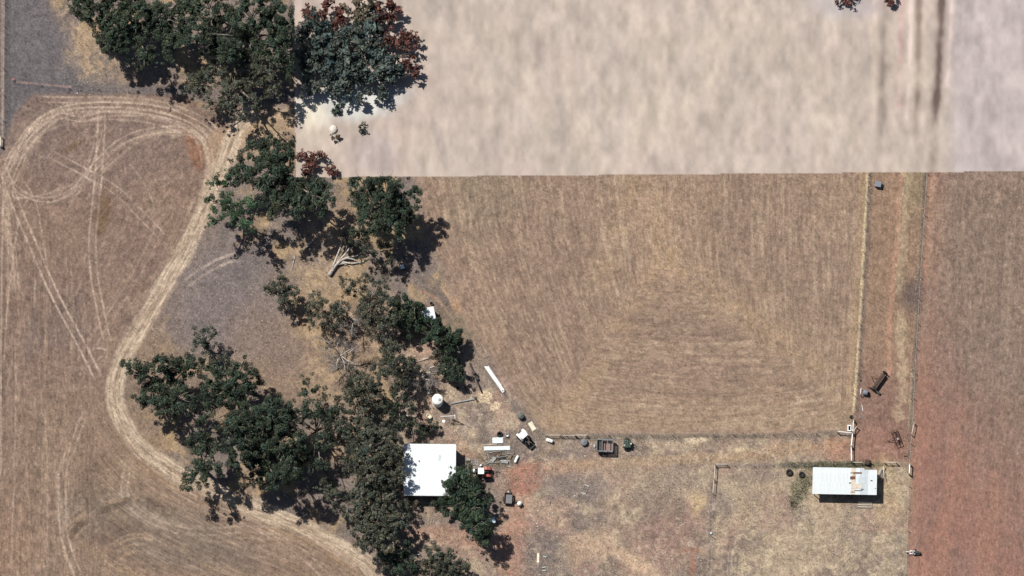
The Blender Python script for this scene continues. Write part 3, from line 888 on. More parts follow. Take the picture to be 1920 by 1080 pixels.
# ------------------------------------------------------------------ trees
def leaf_material(name):
    m, nt, b = node_mat(name)
    at = nt.nodes.new('ShaderNodeAttribute'); at.attribute_name = 'leaf'
    nt.links.new(at.outputs['Color'], b.inputs['Base Color'])
    b.inputs['Roughness'].default_value = .6; b.inputs['Specular IOR Level'].default_value = .25
    tr = nt.nodes.new('ShaderNodeBsdfTranslucent'); nt.links.new(at.outputs['Color'], tr.inputs['Color'])
    mx = nt.nodes.new('ShaderNodeMixShader'); mx.inputs['Fac'].default_value = .15
    nt.links.new(b.outputs[0], mx.inputs[1]); nt.links.new(tr.outputs[0], mx.inputs[2])
    nt.links.new(mx.outputs[0], nt.nodes['Material Output'].inputs['Surface'])
    return m
M_LEAF = leaf_material('eucalypt_leaves')
GREENS = {'gum': (.044, .061, .040), 'weed': (.085, .095, .06), 'grey': (.080, .086, .062), 'bright': (.052, .092, .050), 'dense': (.040, .062, .038), 'teal': (.072, .092, .082), 'brown': (.11, .095, .065), 'rust': (.115, .05, .040)}

def in_pale(x, y, z):
    """seen over the pale field by the aircraft"""
    k = 1 / (1 - z / CAM_H)
    X = 960 + x * k * 10; Y = 540 - (NADIR_Y + (y - NADIR_Y) * k) * 10
    return (X > 552) & (Y < 333 - (X - 553) * (12.0 / 1367))

def tree(label, lobes, h, kind='gum', dens=1.0, leaf=.245, group=None, base=None, name='gum_tree', trunk_r=None, crop=True, flat=.62, bark=None, cat='tree', squash=None):
    """lobes: (X, Y, radius[, kind]) as seen on the survey; h: height in metres"""
    r = np.random.default_rng(abs(hash(label)) % 99991 if False else sum(ord(c) * (i + 3) for i, c in enumerate(label)) % 99991)
    L = []
    hmax = max(l[2] for l in lobes)
    for l in lobes:
        R = l[2] * .107
        zc = max(h * (.58 + .36 * r.random()) - R * .5, R * .75 + .25)
        zc = min(zc, h - R * .4) if h - R * .4 > R * .6 else max(R * .65, zc * .8)
        g = PT(l[0], l[1], zc)
        L.append((g.x, g.y, zc, R, l[3] if len(l) > 3 else kind))
    bx = sum(l[0] * l[3] ** 2 for l in L) / sum(l[3] ** 2 for l in L); by = sum(l[1] * l[3] ** 2 for l in L) / sum(l[3] ** 2 for l in L)
    if base: b = P(*base); bx, by = b.x, b.y
    root = thing(name, label, cat, (bx, by, 0), 0, group)
    tr = trunk_r or max(.08, h * .028)
    fork = h * .28
    bm_ = bark or M_BARK
    t = MB()
    jx, jy = r.normal(0, .15), r.normal(0, .15)
    t.tube([(0, 0, -.15), (0, 0, .1), (jx * .5, jy * .5, fork * .5), (jx, jy, fork)], [tr * 1.5, tr * 1.15, tr, tr * .85], 7)
    t.build('trunk', bm_, root, smooth=True)
    V = []; CO = []
    for (lx, ly, lz, R, kd) in L:
        ex, ey = lx - bx, ly - by
        m1 = Vector((jx + (ex - jx) * .4 + r.normal(0, .3), jy + (ey - jy) * .4 + r.normal(0, .3), fork + (lz - fork) * .62))
        lb = MB()
        end = Vector((ex, ey, lz))
        lb.tube([(jx, jy, fork - .1), m1, end], [tr * .6, tr * .42, tr * .18], 5)
        nb = max(3, int(R * 2.2))
        for k in range(nb):
            th = r.uniform(0, 2 * math.pi); q = r.uniform(.55, .95) * R
            st = m1.lerp(end, r.uniform(.35, 1))
            tip = Vector((ex + math.cos(th) * q, ey + math.sin(th) * q, lz + r.uniform(-.1, .5) * R))
            md = st.lerp(tip, .5) + Vector((r.normal(0, .15), r.normal(0, .15), .12 * R))
            lb.tube([st, md, tip], [tr * .22, tr * .14, .02], 4, cap=False)
        lb.build('limb', bm_, root, smooth=True)
        # leaf clumps through the lobe, thickest near its skin
        nc = max(6, int(R * R * (7.5 if kd in ('grey', 'brown') else 4.8) * max(.8, dens) ** .5))
        th = r.uniform(0, 2 * math.pi, nc); cz = r.uniform(-.45, 1, nc); rad = r.uniform(.35, 1.06, nc) ** .6 * R
        s = np.sqrt(1 - cz ** 2)
        wob = 1 + .22 * np.sin(th * 3 + r.uniform(0, 6)) + .14 * np.sin(th * 5 + r.uniform(0, 6))
        cx = lx + np.cos(th) * s * rad * wob; cy = ly + np.sin(th) * s * rad * wob; cc = lz + cz * rad * flat
        stray = r.random(nc) < .16
        cx = np.where(stray, lx + (cx - lx) * 1.22, cx); cy = np.where(stray, ly + (cy - ly) * 1.22, cy)
        cr = r.uniform(.34, .84, nc) * min(1.0, .55 + R * .16) * np.where(stray, .6, 1) * (.80 if kd in ('grey', 'brown') else 1.0)
        nl = np.maximum(6, (cr ** 2 * 185 * (dens if kd not in ('grey',) else max(.85, dens) * 1.05) * (.31 / leaf) ** 2)).astype(int)
        rep = np.repeat(np.arange(nc), nl)
        n = len(rep)
        dd = r.normal(0, 1, (n, 3)); dd /= np.linalg.norm(dd, axis=1)[:, None]
        dd *= (r.random(n) ** .33)[:, None] * cr[rep][:, None]
        dd[:, 2] *= .75
        p = np.stack([cx, cy, cc], -1)[rep] + dd
        nrm = r.normal(0, .75, (n, 3)) + dd / cr[rep][:, None] * .8 + np.array((0, 0, .55))
        nrm /= np.linalg.norm(nrm, axis=1)[:, None]
        u = np.cross(nrm, r.normal(0, 1, (n, 3))); u /= np.linalg.norm(u, axis=1)[:, None]
        v = np.cross(nrm, u)
        inner = np.linalg.norm(p - np.array((lx, ly, lz)), axis=1) < .68 * R
        sz = leaf * r.uniform(.6, 1.3, n)[:, None] * np.where(inner & (r.random(n) < .3), 2.3 * min(1, dens), 1.0)[:, None]
        q = np.stack([p - u * sz * .62, p + v * sz * .32, p + u * sz * .62, p - v * sz * .32], 1)
        ok = p[:, 2] > .12
        if crop == 'inside':
            ok &= in_pale(p[:, 0], p[:, 1], p[:, 2]) | (p[:, 1] < 20)
        elif crop:
            ok &= ~in_pale(p[:, 0], p[:, 1], p[:, 2])
        colr = np.array(GREENS[kd])
        tone = (r.uniform(.6, 1.6, nc)[rep] * r.uniform(.8, 1.2, n))[:, None]
        warm = r.normal(0, .09, nc)[rep]
        cl = colr * tone * np.stack([1 + warm, 1 + warm * .1, 1 - warm * .5], -1)
        V.append(q[ok]); CO.append(cl[ok])
    V = np.concatenate(V); CO = np.concatenate(CO)
    V = V - np.array((bx, by, 0))
    n = len(V)
    cv = np.concatenate([np.repeat(CO, 4, 0), np.ones((4 * n, 1))], 1)
    me = fast_mesh('crown', V.reshape(-1, 3), np.arange(4 * n).reshape(n, 4), M_LEAF, cv, 'leaf')
    o = bpy.data.objects.new('crown', me); COL.objects.link(o); o.parent = root
    return root, n

TREES = [
 ('tall dense gum tree beside the grey paddock in the north-west', [(172, 18, 34), (212, 45, 36), (255, 28, 40), (245, 78, 32), (298, 38, 36), (318, 82, 24), (275, 105, 22), (205, 85, 18), (225, 5, 30), (340, 25, 24), (338, 62, 20), (155, 0, 22)], 11.5, 'gum', 1.1),
 ('broad gum tree on the north edge against the pale field border', [(385, 12, 36), (425, 45, 36), (475, 25, 42), (525, 35, 34), (518, 92, 32), (470, 88, 36), (428, 95, 26), (368, 62, 26), (398, 88, 22), (540, 70, 24), (538, 125, 22)], 12, 'gum', 1.0),
 ('ragged grey green gum tree reaching over the tan apron', [(372, 160, 24), (402, 138, 24), (440, 160, 28), (468, 128, 30), (428, 195, 22), (475, 192, 18), (392, 188, 14), (502, 130, 26), (512, 168, 20), (455, 215, 12)], 10.5, 'grey', .75),
 ('big spreading gum tree cut by the pale field corner', [(482, 280, 28), (520, 288, 32), (546, 300, 20), (452, 322, 26), (500, 330, 36), (545, 345, 34), (590, 352, 26), (604, 378, 22), (562, 382, 28), (520, 385, 24)], 11, 'gum', 1.0),
 ('bright green gum tree with finger-like limbs beside the western track', [(405, 345, 15), (432, 335, 17), (393, 375, 13), (412, 388, 18), (438, 392, 20), (452, 408, 20), (394, 420, 14), (462, 425, 16), (472, 385, 20), (425, 365, 12)], 10, 'bright', .8),
 ('rounded gum tree above the fallen pale limbs', [(680, 350, 32), (728, 350, 32), (702, 388, 40), (742, 390, 32), (688, 422, 24), (735, 418, 28), (770, 372, 20), (760, 405, 18)], 10.5, 'gum', 1.0),
 ('thin low gum regrowth among the fallen pale limbs', [(668, 452, 18), (690, 472, 16), (655, 440, 12), (712, 470, 18), (728, 490, 14)], 4.5, 'grey', .55),
 ('small leaning gum tree with grey feathery crown over the mauve ground', [(525, 535, 22), (536, 562, 20), (506, 543, 14), (548, 545, 14)], 6.5, 'grey', .7),
 ('sparse feathery gum tree east of the leaning gum', [(598, 575, 22), (622, 594, 24), (594, 600, 18), (640, 575, 14)], 6.0, 'grey', .5),
 ('open grey green gum tree with forked pale limbs below the fallen timber', [(668, 545, 20), (700, 542, 24), (692, 582, 24), (722, 570, 18), (706, 612, 22), (650, 530, 14), (735, 600, 14)], 7.0, 'grey', .62),
 ('dense round dark tree shading the little white hut', [(760, 578, 26), (745, 596, 20), (772, 604, 24), (778, 575, 14)], 5.5, 'dense', 1.3),
 ('dense dark tree south-east of the little white hut', [(812, 612, 18), (826, 626, 22), (848, 642, 22), (838, 660, 16), (800, 630, 14)], 5.0, 'dense', 1.3),
 ('feathery grey gum tree in the middle of the belt north-west of the tank', [(740, 678, 28), (714, 692, 22), (762, 690, 22), (730, 655, 20), (752, 712, 16)], 7.5, 'grey', .65),
 ('grey green gum tree south of the bare dead tree', [(672, 720, 26), (660, 742, 22), (692, 746, 26), (704, 718, 18), (680, 770, 18)], 8.0, 'grey', .8),
 ('round bushy tree between the timber heap and the dark pole', [(845, 696, 22), (834, 690, 15), (856, 706, 14)], 4.0, 'gum', 1.0),
 ('narrow gum tree just west of the white water tank', [(756, 735, 18), (732, 764, 20), (748, 794, 16), (770, 760, 12)], 7.0, 'gum', .8),
 ('little grey green shrub north of the round bushy tree', [(814, 660, 11), (822, 668, 8)], 2.4, 'grey', .8),
 ('small pale-trunked gum tree on the north tip of the south-west grove', [(380, 628, 17), (392, 642, 15), (374, 652, 14), (400, 622, 10), (386, 668, 12)], 6.5, 'gum', .7),
 ('wide gum tree on the west flank of the south-west grove', [(245, 688, 16), (270, 704, 20), (302, 688, 24), (322, 722, 32), (286, 735, 26), (264, 750, 16), (342, 752, 28), (350, 690, 24), (310, 768, 22), (232, 680, 8)], 10, 'gum', .95),
 ('dark gum tree in the north middle of the south-west grove', [(400, 700, 28), (422, 688, 20), (442, 722, 32), (402, 742, 30), (452, 692, 20), (472, 716, 22), (380, 780, 18)], 9.5, 'gum', .9),
 ('slim gum tree overhanging the western track', [(384, 856, 25), (372, 828, 22), (364, 886, 20), (352, 908, 14), (400, 880, 18), (392, 830, 18), (380, 905, 14)], 10.5, 'gum', .9),
 ('largest domed gum tree of the south-west grove', [(470, 800, 40), (512, 780, 40), (500, 838, 42), (450, 850, 32), (535, 828, 34), (484, 880, 30), (440, 800, 26), (540, 790, 24), (540, 880, 24), (516, 898, 20)], 12, 'gum', 1.05),
 ('spiky topped gum tree on the east flank of the south-west grove', [(574, 712, 12), (580, 738, 18), (560, 782, 24), (602, 790, 24), (622, 762, 20), (586, 765, 18), (588, 840, 20), (560, 850, 22), (600, 735, 14), (642, 772, 14), (612, 822, 20), (576, 872, 20), (600, 868, 14), (640, 800, 14)], 8.5, 'gum', .75),
 ('broad grey gum tree leaning over the west edge of the big shed', [(692, 850, 38), (722, 826, 30), (670, 808, 30), (704, 892, 30), (662, 868, 22), (738, 856, 22), (745, 890, 16)], 9.5, 'grey', .95),
 ('broad gum tree south-west of the big shed', [(680, 930, 30), (722, 940, 34), (702, 985, 38), (742, 978, 24), (668, 960, 22), (690, 1012, 26), (722, 1015, 20)], 9.0, 'grey', .95),
 ('slight gum tree west of the two broad shed gums', [(614, 905, 16), (622, 930, 16), (600, 915, 10), (632, 950, 12)], 6.0, 'grey', .75),
 ('dense gum tree growing over the south-east corner of the big shed', [(868, 900, 28), (858, 930, 26), (892, 928, 26), (880, 962, 28), (898, 985, 26), (848, 908, 16), (904, 1002, 18), (868, 940, 20)], 7.0, 'dense', 1.1),
 ('round gum tree on the south border below the broad shed gum', [(746, 1042, 26), (762, 1062, 20), (736, 1064, 18)], 6.0, 'gum', .95),
 ('low grey gum tree on the south border beside the steel frame', [(820, 1048, 26), (850, 1060, 26), (798, 1066, 20), (838, 1080, 22)], 5.5, 'grey', .85),
 ('pale brown shrub at the south-west corner of the big shed', [(770, 936, 9, 'brown'), (780, 944, 8, 'brown')], 1.8, 'brown', .9),
 ('low dark shrub south of the big shed', [(826, 952, 9), (836, 962, 7), (815, 945, 7)], 2.0, 'gum', .9),
 ('low bush south of the narrow gum, beside the white post', [(775, 800, 14), (795, 806, 14), (815, 798, 12)], 2.6, 'gum', .8),
 ('scrubby brown bush between the spiky gum and the grey gum', [(640, 800, 14, 'brown'), (632, 828, 12), (640, 860, 12, 'brown')], 3.0, 'grey', .6),
]
tot = 0
for t_ in TREES:
    cat_ = 'shrub' if ('shrub' in t_[0] or 'bush ' in t_[0]) else 'tree'
    _, n_ = tree(t_[0], t_[1], t_[2] * 1.2, t_[3], t_[4], name=('shrub' if cat_ == 'shrub' else 'gum_tree'), cat=cat_, group=('gum trees of the farm belt' if cat_ == 'tree' else 'shrubs among the trees'))
    tot += n_
# tree and shrubs standing in the pale field: soft, big leaved, rust coloured at the rim
_, n_ = tree('blue green tree with rust red rim standing in the pale field', [(592, 70, 42), (620, 110, 46), (662, 95, 48), (700, 130, 40), (735, 125, 28), (690, 60, 36), (640, 150, 34), (672, 185, 14), (712, 178, 12), (592, 140, 30), (575, 110, 24), (735, 70, 22, 'rust'), (765, 80, 22, 'rust'), (762, 112, 16, 'rust'), (772, 135, 14, 'rust'), (722, 20, 26, 'rust'), (680, 15, 28, 'brown'), (620, 30, 28, 'rust'), (585, 28, 20, 'rust')], 3.6, 'teal', .9, leaf=.55, crop='inside', name='rust_rimmed_tree', flat=.5)
tot += n_
for lb, lo, hh, kd in [('rust brown shrub at the south-west corner of the pale field', [(572, 300, 17, 'rust'), (595, 298, 16, 'rust'), (580, 318, 16, 'rust')], 1.6, 'rust'),
                       ('smaller rust brown shrub just east of the corner shrub', [(625, 318, 11, 'rust'), (618, 324, 8, 'rust')], 1.1, 'rust'),
                       ('rust brown shrub on the north border of the pale field', [(1570, -2, 12, 'rust'), (1592, -2, 13, 'rust')], 1.2, 'rust'),
                       ('rust brown shrub on the north border between the pale lane strips', [(1672, 4, 10, 'rust'), (1660, -2, 9, 'rust')], 1.0, 'rust'),
                       ('little dark shrub standing alone below the rust rimmed tree', [(679, 240, 9, 'gum')], 1.1, 'gum'),
                       ('little brown shrub beside the pale stone', [(628, 258, 9, 'brown')], .9, 'brown'),
                       ('tiny dark shrub above the pale stone', [(630, 205, 9, 'gum')], 1.0, 'gum')]:
    tree(lb, lo, hh, kd, .9, leaf=.34, crop=False, name='shrub', cat='shrub', group='shrubs in the pale field', trunk_r=.04)
for k, (lb, lo) in enumerate([('green weed clump just below the smaller tractor tyre', [(1508, 902, 8), (1514, 896, 6)]), ('green weed clump in the middle of the weed trail west of the paddock shed', [(1499, 916, 8), (1494, 924, 7)]), ('green weed clump at the south end of the weed trail west of the paddock shed', [(1489, 938, 6), (1487, 947, 5)]), ('green weed clump against the north-west corner of the paddock shed', [(1528, 872, 6), (1538, 873, 6)]), ('green weed clump along the fence behind the paddock shed', [(1585, 871, 6), (1598, 872, 6)])]):
    tree(lb, lo, .35, 'weed', .13, leaf=.18, crop=False, name='weed_clump', cat='weeds', group='green weeds round the paddock shed', trunk_r=.02)
print('LEAVES', tot)
#__OBJECTS__
# ------------------------------------------------------------------ sheds
def rad(d): return math.radians(d)

def big_shed():
    h = 3.0
    c = PT(806, 881, h)
    w, d = 9.7, 9.6
    t = thing('farm_shed', 'large white roofed farm shed among the gum trees', 'shed', (c.x, c.y, 0), rad(-.6))
    # roof falls gently to the south; each long sheet is laid on its own
    n = 12
    sw = w / n
    base = MB().sheet(d + .1, sw + .03, .03, .27, .006)
    proto = None
    slope = rad(2.5)
    for i in range(n):
        x = -w / 2 + sw * (i + .5)
        if proto is None:
            proto = base.build('roof_sheet', M_ROOF, t); o = proto
        else:
            o = instance(proto, t, (0, 0, 0))
        o.rotation_euler = (0, slope * 1.0, rad(90))
        o.rotation_euler = Matrix.Rotation(rad(90), 3, 'Z').to_euler()
        o.location = (x, 0, h + (i % 2) * .006 + random.uniform(-.004, .004))
    MB().sheet(1.0, .46, .02, .2, .006).build('skylight_sheet', M_ROOFGREY, t, (1.75, 2.3, h + .05), rad(80))
    f = MB()
    for x in (-4.2, -1.4, 1.4, 4.2): f.box((x, 0, h - .07), (.08, d - .3, .1))
    f.build('purlin', M_STEEL, t)
    for k, (cx, cy, lx, ly) in enumerate([(0, d / 2 - .25, w - .5, .06), (-w / 2 + .25, 0, .06, d - .6), (w / 2 - .25, 1.2, .06, d - 3.1)]):
        m = MB()
        L = max(lx, ly)
        m.box((cx, cy, (h - .2) / 2), (lx, ly, h - .2))
        nrib = int(L / .4)
        for j in range(nrib):
            q = -L / 2 + L * (j + .5) / nrib
            if lx > ly: m.box((cx + q, cy + .045, (h - .2) / 2), (.08, .04, h - .22))
            else: m.box((cx + (-.045 if cx < 0 else .045), cy + q, (h - .2) / 2), (.04, .08, h - .22))
        m.build('wall', M_WALL, t)
    for x in (-4.5, -1.5, 1.5, 4.5):
        MB().box((x, -d / 2 + .3, (h - .12) / 2), (.14, .14, h - .12)).build('post', M_WOOD, t)
    MB().box((0, -d / 2 + .3, h - .2), (w - .5, .1, .16)).build('beam', M_WOOD, t)
    g = MB()
    g.tube([(-w / 2, -d / 2 - .04, h - .02), (w / 2, -d / 2 - .04, h - .02)], .06, 6)
    g.build('gutter', M_STEEL, t)
big_shed()

def small_shed():
    h = 2.45
    c = PT(1584, 902, h)
    t = thing('open_shed', 'narrow white shed with rust stained roof end in the paddock', 'shed', (c.x, c.y, 0), rad(-1.0))
    L, D = 12.0, 5.0
    n = 15
    sw = L / n
    mats = [M_ZINC] * 9 + [M_ROOFCREAM, M_ZINC, M_ROOFGREY, M_ROOFGREY, M_ZINC, M_ZINC]
    src = {}
    for i in range(n):
        x = -L / 2 + sw * (i + .5)
        short = .32 if i >= 12 else 0.0
        key = (mats[i].name, short)
        if key not in src:
            o = src[key] = MB().sheet(D - short, sw + .03, .03, .2, .006).build('roof_sheet', mats[i], t)
        else:
            o = instance(src[key], t, (0, 0, 0))
        o.rotation_euler = (0, 0, rad(90) + random.uniform(-.004, .004))
        o.location = (x, -short / 2, h + (i % 2) * .008)
    for k, (x, y, a, b) in enumerate([(2.35, 1.55, 1.6, .3), (1.45, 1.55, .9, .14), (1.5, .62, .98, .6), (1.0, -.35, .4, .22), (2.6, -1.75, 1.5, .14), (3.3, -1.5, .5, .16), (1.5, -2.05, .9, .1), (5.0, .15, .36, .2), (5.75, -1.3, .2, .12)]):
        MB().sheet(a, b, .012, .15, .004).build('rusty_patch', M_RUST if k < 4 else M_RUSTDK, t, (x, y, h + .045), random.uniform(-.05, .05))
    for k, (x, y, a, b) in enumerate([(2.2, -.9, 2.1, .9), (3.2, .3, 1.4, 1.3)]):
        MB().sheet(a, b, .015, .2, .004).build('replacement_sheet', M_ROOFCREAM if k == 0 else M_ROOFGREY, t, (x, y, h + .042), 0)
    m = MB().box((0, D / 2 - .3, (h - .15) / 2), (L - .4, .05, h - .15))
    for j in range(28): m.box((-L / 2 + .4 + j * .41, D / 2 - .262, (h - .15) / 2), (.08, .03, h - .17))
    m.build('wall', M_WALL, t)
    for sx in (-1, 1):
        MB().box((sx * (L / 2 - .3), .4, (h - .15) / 2), (.05, D - 1.4, h - .15)).build('wall', M_WALL, t)
    for i in range(5):
        MB().tube([(-L / 2 + .4 + i * 2.8, -D / 2 + .25, -.05), (-L / 2 + .4 + i * 2.8, -D / 2 + .25, h - .02)], .08, 7).build('post', M_WOOD, t)
    MB().box((0, -D / 2 + .25, h - .06), (L - .3, .12, .11)).build('beam', M_WOOD, t)
    # roof sticks out past the end: leaning offcuts
    for k, (X, Y, L_, a) in enumerate([(1649, 888, 2.2, 80), (1652, 890, 2.6, 96), (1656, 886, 2.4, 88), (1659, 893, 1.8, 102), (1647, 892, 1.6, 70)]):
        p = P(X, Y)
        MB().box((0, 0, 0), (L_, .14, .07), 0, 0, -.25).build('timber_offcut', M_WOODPALE if k % 2 == 0 else M_STEEL, None, (p.x, p.y, .4), rad(a))
        o = bpy.context.scene.collection.objects[-1]
        tag(o, ['pale timber offcut leaning nearest the shed end', 'longest steel offcut leaning beside the shed end', 'middle pale timber offcut beyond the shed end', 'outermost steel offcut beyond the shed end', 'shortest pale timber offcut tucked by the shed end'][k], 'timber', 'offcuts leaning at the east end of the paddock shed')
small_shed()

def simple(name, label, cat, mb, m, X, Y, rz=0.0, z=0.0, group=None, smooth=False, lift=None):
    p = P(X, Y)
    o = mb.build(name, m, None, (p.x, p.y, z), rz, smooth)
    return tag(o, label, cat, group)

# stack of posts south of the paddock shed
for k in range(6):
    a = MB().tube([(-1.45 + .1 * (k % 3), 0, 0), (1.4 - .12 * (k % 2), .03, 0)], .085, 7)
    simple('stacked_post', ['northmost grey post of the stack south of the paddock shed', 'second grey post of the stack south of the paddock shed', 'third grey post of the stack south of the paddock shed', 'fourth grey post of the stack south of the paddock shed', 'fifth grey post of the stack south of the paddock shed', 'southmost grey post of the stack south of the paddock shed'][k], 'post', a, M_WOOD if k % 2 else M_WOODPALE, 1621 + (k % 2) * 2, 941.5 + k * 2.3, rad(-4 + (k % 3) * 1.5), .085, 'stacked posts by the paddock shed', False)

def little_hut():
    h = 2.1
    c = PT(803, 589, h)
    t = thing('small_hut', 'little white roofed hut half under a dense tree', 'hut', (c.x, c.y, 0), rad(12))
    src = None
    for i in range(4):
        if src is None: o = src = MB().sheet(2.5, .64, .02, .2, .006).build('roof_sheet', M_ROOF, t)
        else: o = instance(src, t, (0, 0, 0))
        o.location = (-.93 + i * .62, 0, h + (i % 2) * .006); o.rotation_euler = (0, 0, rad(90))
    for sx in (-1, 1): MB().box((sx * 1.1, 0, h / 2 - .03), (.05, 2.1, h - .06)).build('wall', M_WALL, t)
    MB().box((0, 1.08, h / 2 - .03), (2.15, .05, h - .06)).build('wall', M_WALL, t)
    MB().box((-.6, -1.08, h / 2 - .03), (.95, .05, h - .06)).build('wall', M_WALL, t)
    MB().box((.45, -1.06, h / 2 - .1), (1.05, .04, h - .2)).build('door', M_WOOD, t)
little_hut()

# ------------------------------------------------------------------ water tank and its neighbours
c = P(820.5, 754)
t = thing('water_tank', 'white cylindrical water tank standing east of the narrow gum', 'tank', (c.x, c.y, 0))
h = 2.6
MB().lathe([(1.04, 0), (1.04, .04), (1.0, .06), (1.0, .5), (1.02, .53), (1.0, .56), (1.0, 1.0), (1.02, 1.03), (1.0, 1.06), (1.0, 1.5), (1.02, 1.53), (1.0, 1.56), (1.0, h), (.93, h + .05), (.5, h + .2), (.22, h + .24), (.001, h + .25)], 36).build('shell', M_TANK, t, smooth=True)
MB().lathe([(.24, h + .19), (.24, h + .29), (.2, h + .31), (.001, h + .32)], 18, (.35, -.1, -.03)).build('hatch', M_STEEL, t)
MB().tube([(.9, .3, h + .05), (1.12, .35, h - .1), (1.12, .35, .1)], .045, 8).build('inlet_pipe', M_WHITE, t)
MB().tube([(.9, -.45, .25), (1.35, -.6, .25)], .05, 8).build('outlet_valve', M_DARK, t)

a, b = P(846, 757), P(890, 748.5)
m = MB().tube([(a.x - b.x, a.y - b.y, 0), (0, 0, 0)], .14, 10)
o = simple('grey_pipe', 'long grey pipe lying from the tank towards the sand heaps', 'pipe', m, M_STEEL, 890, 748.5, 0, .14)
simple('pipe_flange', 'dark round flange at the far end of the grey pipe', 'flange', MB().lathe([(.3, 0), (.3, .15), (.14, .15), (.14, .22)], 14), M_DARK, 891, 747, 0, 0)
simple('small_drum', 'little dark drum lid beside the pipe flange', 'lid', MB().lathe([(.22, 0), (.22, .1), (.18, .12), (.001, .14)], 12), M_RUSTDK, 895, 752)

def long_plank(name, label, cat, X1_, Y1_, X2_, Y2_, wd, th, m, z=0.0, group=None):
    a, b = P(X1_, Y1_), P(X2_, Y2_)
    L = (b - a).length
    mb = MB()
    return mb, (a + b) / 2, math.atan2((b - a).y, (b - a).x), L

def white_trough():
    mb, c, rz, L = long_plank('', '', '', 911, 686, 945, 735, .7, .3, None)
    t = thing('white_pipe_stack', 'long white irrigation pipe bundle lying along the field edge', 'pipe bundle', (c.x, c.y, 0), rz)
    proto = None
    for k, (y, z, dx, l) in enumerate([(-.24, .13, .0, L), (.02, .13, .15, L - .2), (.26, .13, -.5, L - 1.6), (-.1, .35, -.1, L - .5), (.14, .35, .3, L - .9)]):
        MB().tube([(-l / 2 + dx, y, z), (l / 2 + dx, y, z)], .13, 10).build('pipe', M_WHITE, t)
white_trough()

def dark_auger():
    mb, c, rz, L = long_plank('', '', '', 881, 682, 903, 735, .3, .3, None)
    t = thing('grain_auger', 'long dark grain auger tube lying east of the round bush', 'auger', (c.x, c.y, 0), rz)
    MB().tube([(-L / 2, 0, .3), (L / 2, 0, .2)], .13, 10).build('tube', M_DARK, t, smooth=True)
    MB().box((-.9, 0, .38), (.6, .55, .5), 0, 0, 0, .8).build('hopper', M_DARK, t)
    MB().box((.3, .2, .3), (.5, .4, .45)).build('motor', M_DARK, t)
    for y in (-.45, .45):
        MB().lathe([(.06, -.06), (.28, -.06), (.28, .06), (.06, .06)], 16, (-.3, y, .28), 'y').build('wheel', M_BLACK, t)
    MB().tube([(-.3, -.5, .28), (-.3, .5, .28)], .03, 6).build('axle', M_DARK, t)
    MB().tube([(L / 2 - .05, 0, .2), (L / 2 + .25, 0, .12)], [.16, .1], 8).build('spout', M_DARK, t)
dark_auger()

for k, (xa, ya, xb, yb, lb) in enumerate([(861, 672, 863, 688, 'short dark rail north of the long dark rails'), (866, 695, 873, 730, 'western dark rail lying beside the round bush'), (870, 700, 878, 728, 'eastern dark rail lying beside the round bush'), (872, 712, 877, 731, 'short stub rail at the south end of the dark rails')]):
    mb, c, rz, L = long_plank('', '', '', xa, ya, xb, yb, .2, .1, None)
    o = MB().box((0, 0, .08), (L, .16, .16)).box((0, 0, .18), (L, .07, .05)).build('steel_rail', M_RUSTDK if k != 2 else M_WOOD, None, (c.x, c.y, 0), rz)
    tag(o, lb, 'rail', 'rails lying by the round bush')
simple('dark_bucket', 'little dark bucket south of the round bush', 'bucket', MB().lathe([(.22, 0), (.28, .35), (.25, .35), (.2, .04), (.001, .04)], 14), M_BLACK, 858, 728)
simple('dark_pail', 'small black tub north of the little white hut', 'tub', MB().lathe([(.26, 0), (.32, .4), (.29, .4), (.24, .05), (.001, .05)], 14), M_RUSTDK, 809, 570)

# timber heap under the belt
for k, (xa, ya, xb, yb, m, lb) in enumerate([(778, 680, 806, 672, M_WOOD, 'longest grey log of the timber heap, on its north side'), (792, 674, 806, 671, M_WOODPALE, 'pale short log at the north-east of the timber heap'), (798, 699, 818, 697, M_WOODPALE, 'pale plank at the south of the timber heap'), (802, 703, 816, 701, M_STEEL, 'white steel strip at the south of the timber heap'), (804, 687, 806, 699, M_STEEL, 'upright-lying steel strip across the timber heap'), (806, 690, 816, 688, M_WOODPALE, 'short pale stick in the timber heap'), (816, 712, 818, 724, M_WOODPALE, 'single pale stake south of the timber heap')]):
    mb, c, rz, L = long_plank('', '', '', xa, ya, xb, yb, 0, 0, None)
    o = MB().tube([(-L / 2, 0, 0), (0, .03, .02), (L / 2, 0, 0)], [.09, .1, .07], 7).build('log', m, None, (c.x, c.y, .09 + .02 * k), rz, True)
    tag(o, lb, 'log', 'timber heap under the trees')

# posts and pipes south of the tank
for k, (xa, ya, xb, yb, m, lb) in enumerate([(755, 779, 782, 781, M_WOODPALE, 'pale post lying south-west of the tank'), (826, 781, 853, 780, M_WHITE, 'thin white pipe lying south of the tank'), (853, 777, 853.5, 785, M_WHITE, 'short white pipe end crossing the thin white pipe'), (905, 835, 932, 833, M_WOODPALE, 'thin pale batten between the two white sheets')]):
    mb, c, rz, L = long_plank('', '', '', xa, ya, xb, yb, 0, 0, None)
    o = MB().tube([(-L / 2, 0, 0), (L / 2, 0, 0)], .07, 8).build('pipe_length', m, None, (c.x, c.y, .07), rz)
    tag(o, lb, 'pipe')
c = P(804.5, 781.5)
t = thing('bathtub', 'cream old bathtub lying south of the tank', 'bathtub', (c.x, c.y, 0), rad(-35))
MB().lathe([(.3, .1), (.4, .45), (.45, .5), (.38, .5), (.34, .42), (.26, .16), (.001, .15)], 18).build('basin', M_CREAM, t, smooth=True)
t.scale = (1.25, .9, 1)
c = P(852, 790)
t = thing('hand_plough', 'small dark A-frame implement south of the tank', 'implement', (c.x, c.y, 0), rad(-12))
MB().tube([(-.2, .2, .3), (1.9, -.25, .15)], .05, 6).build('beam', M_RUSTDK, t)
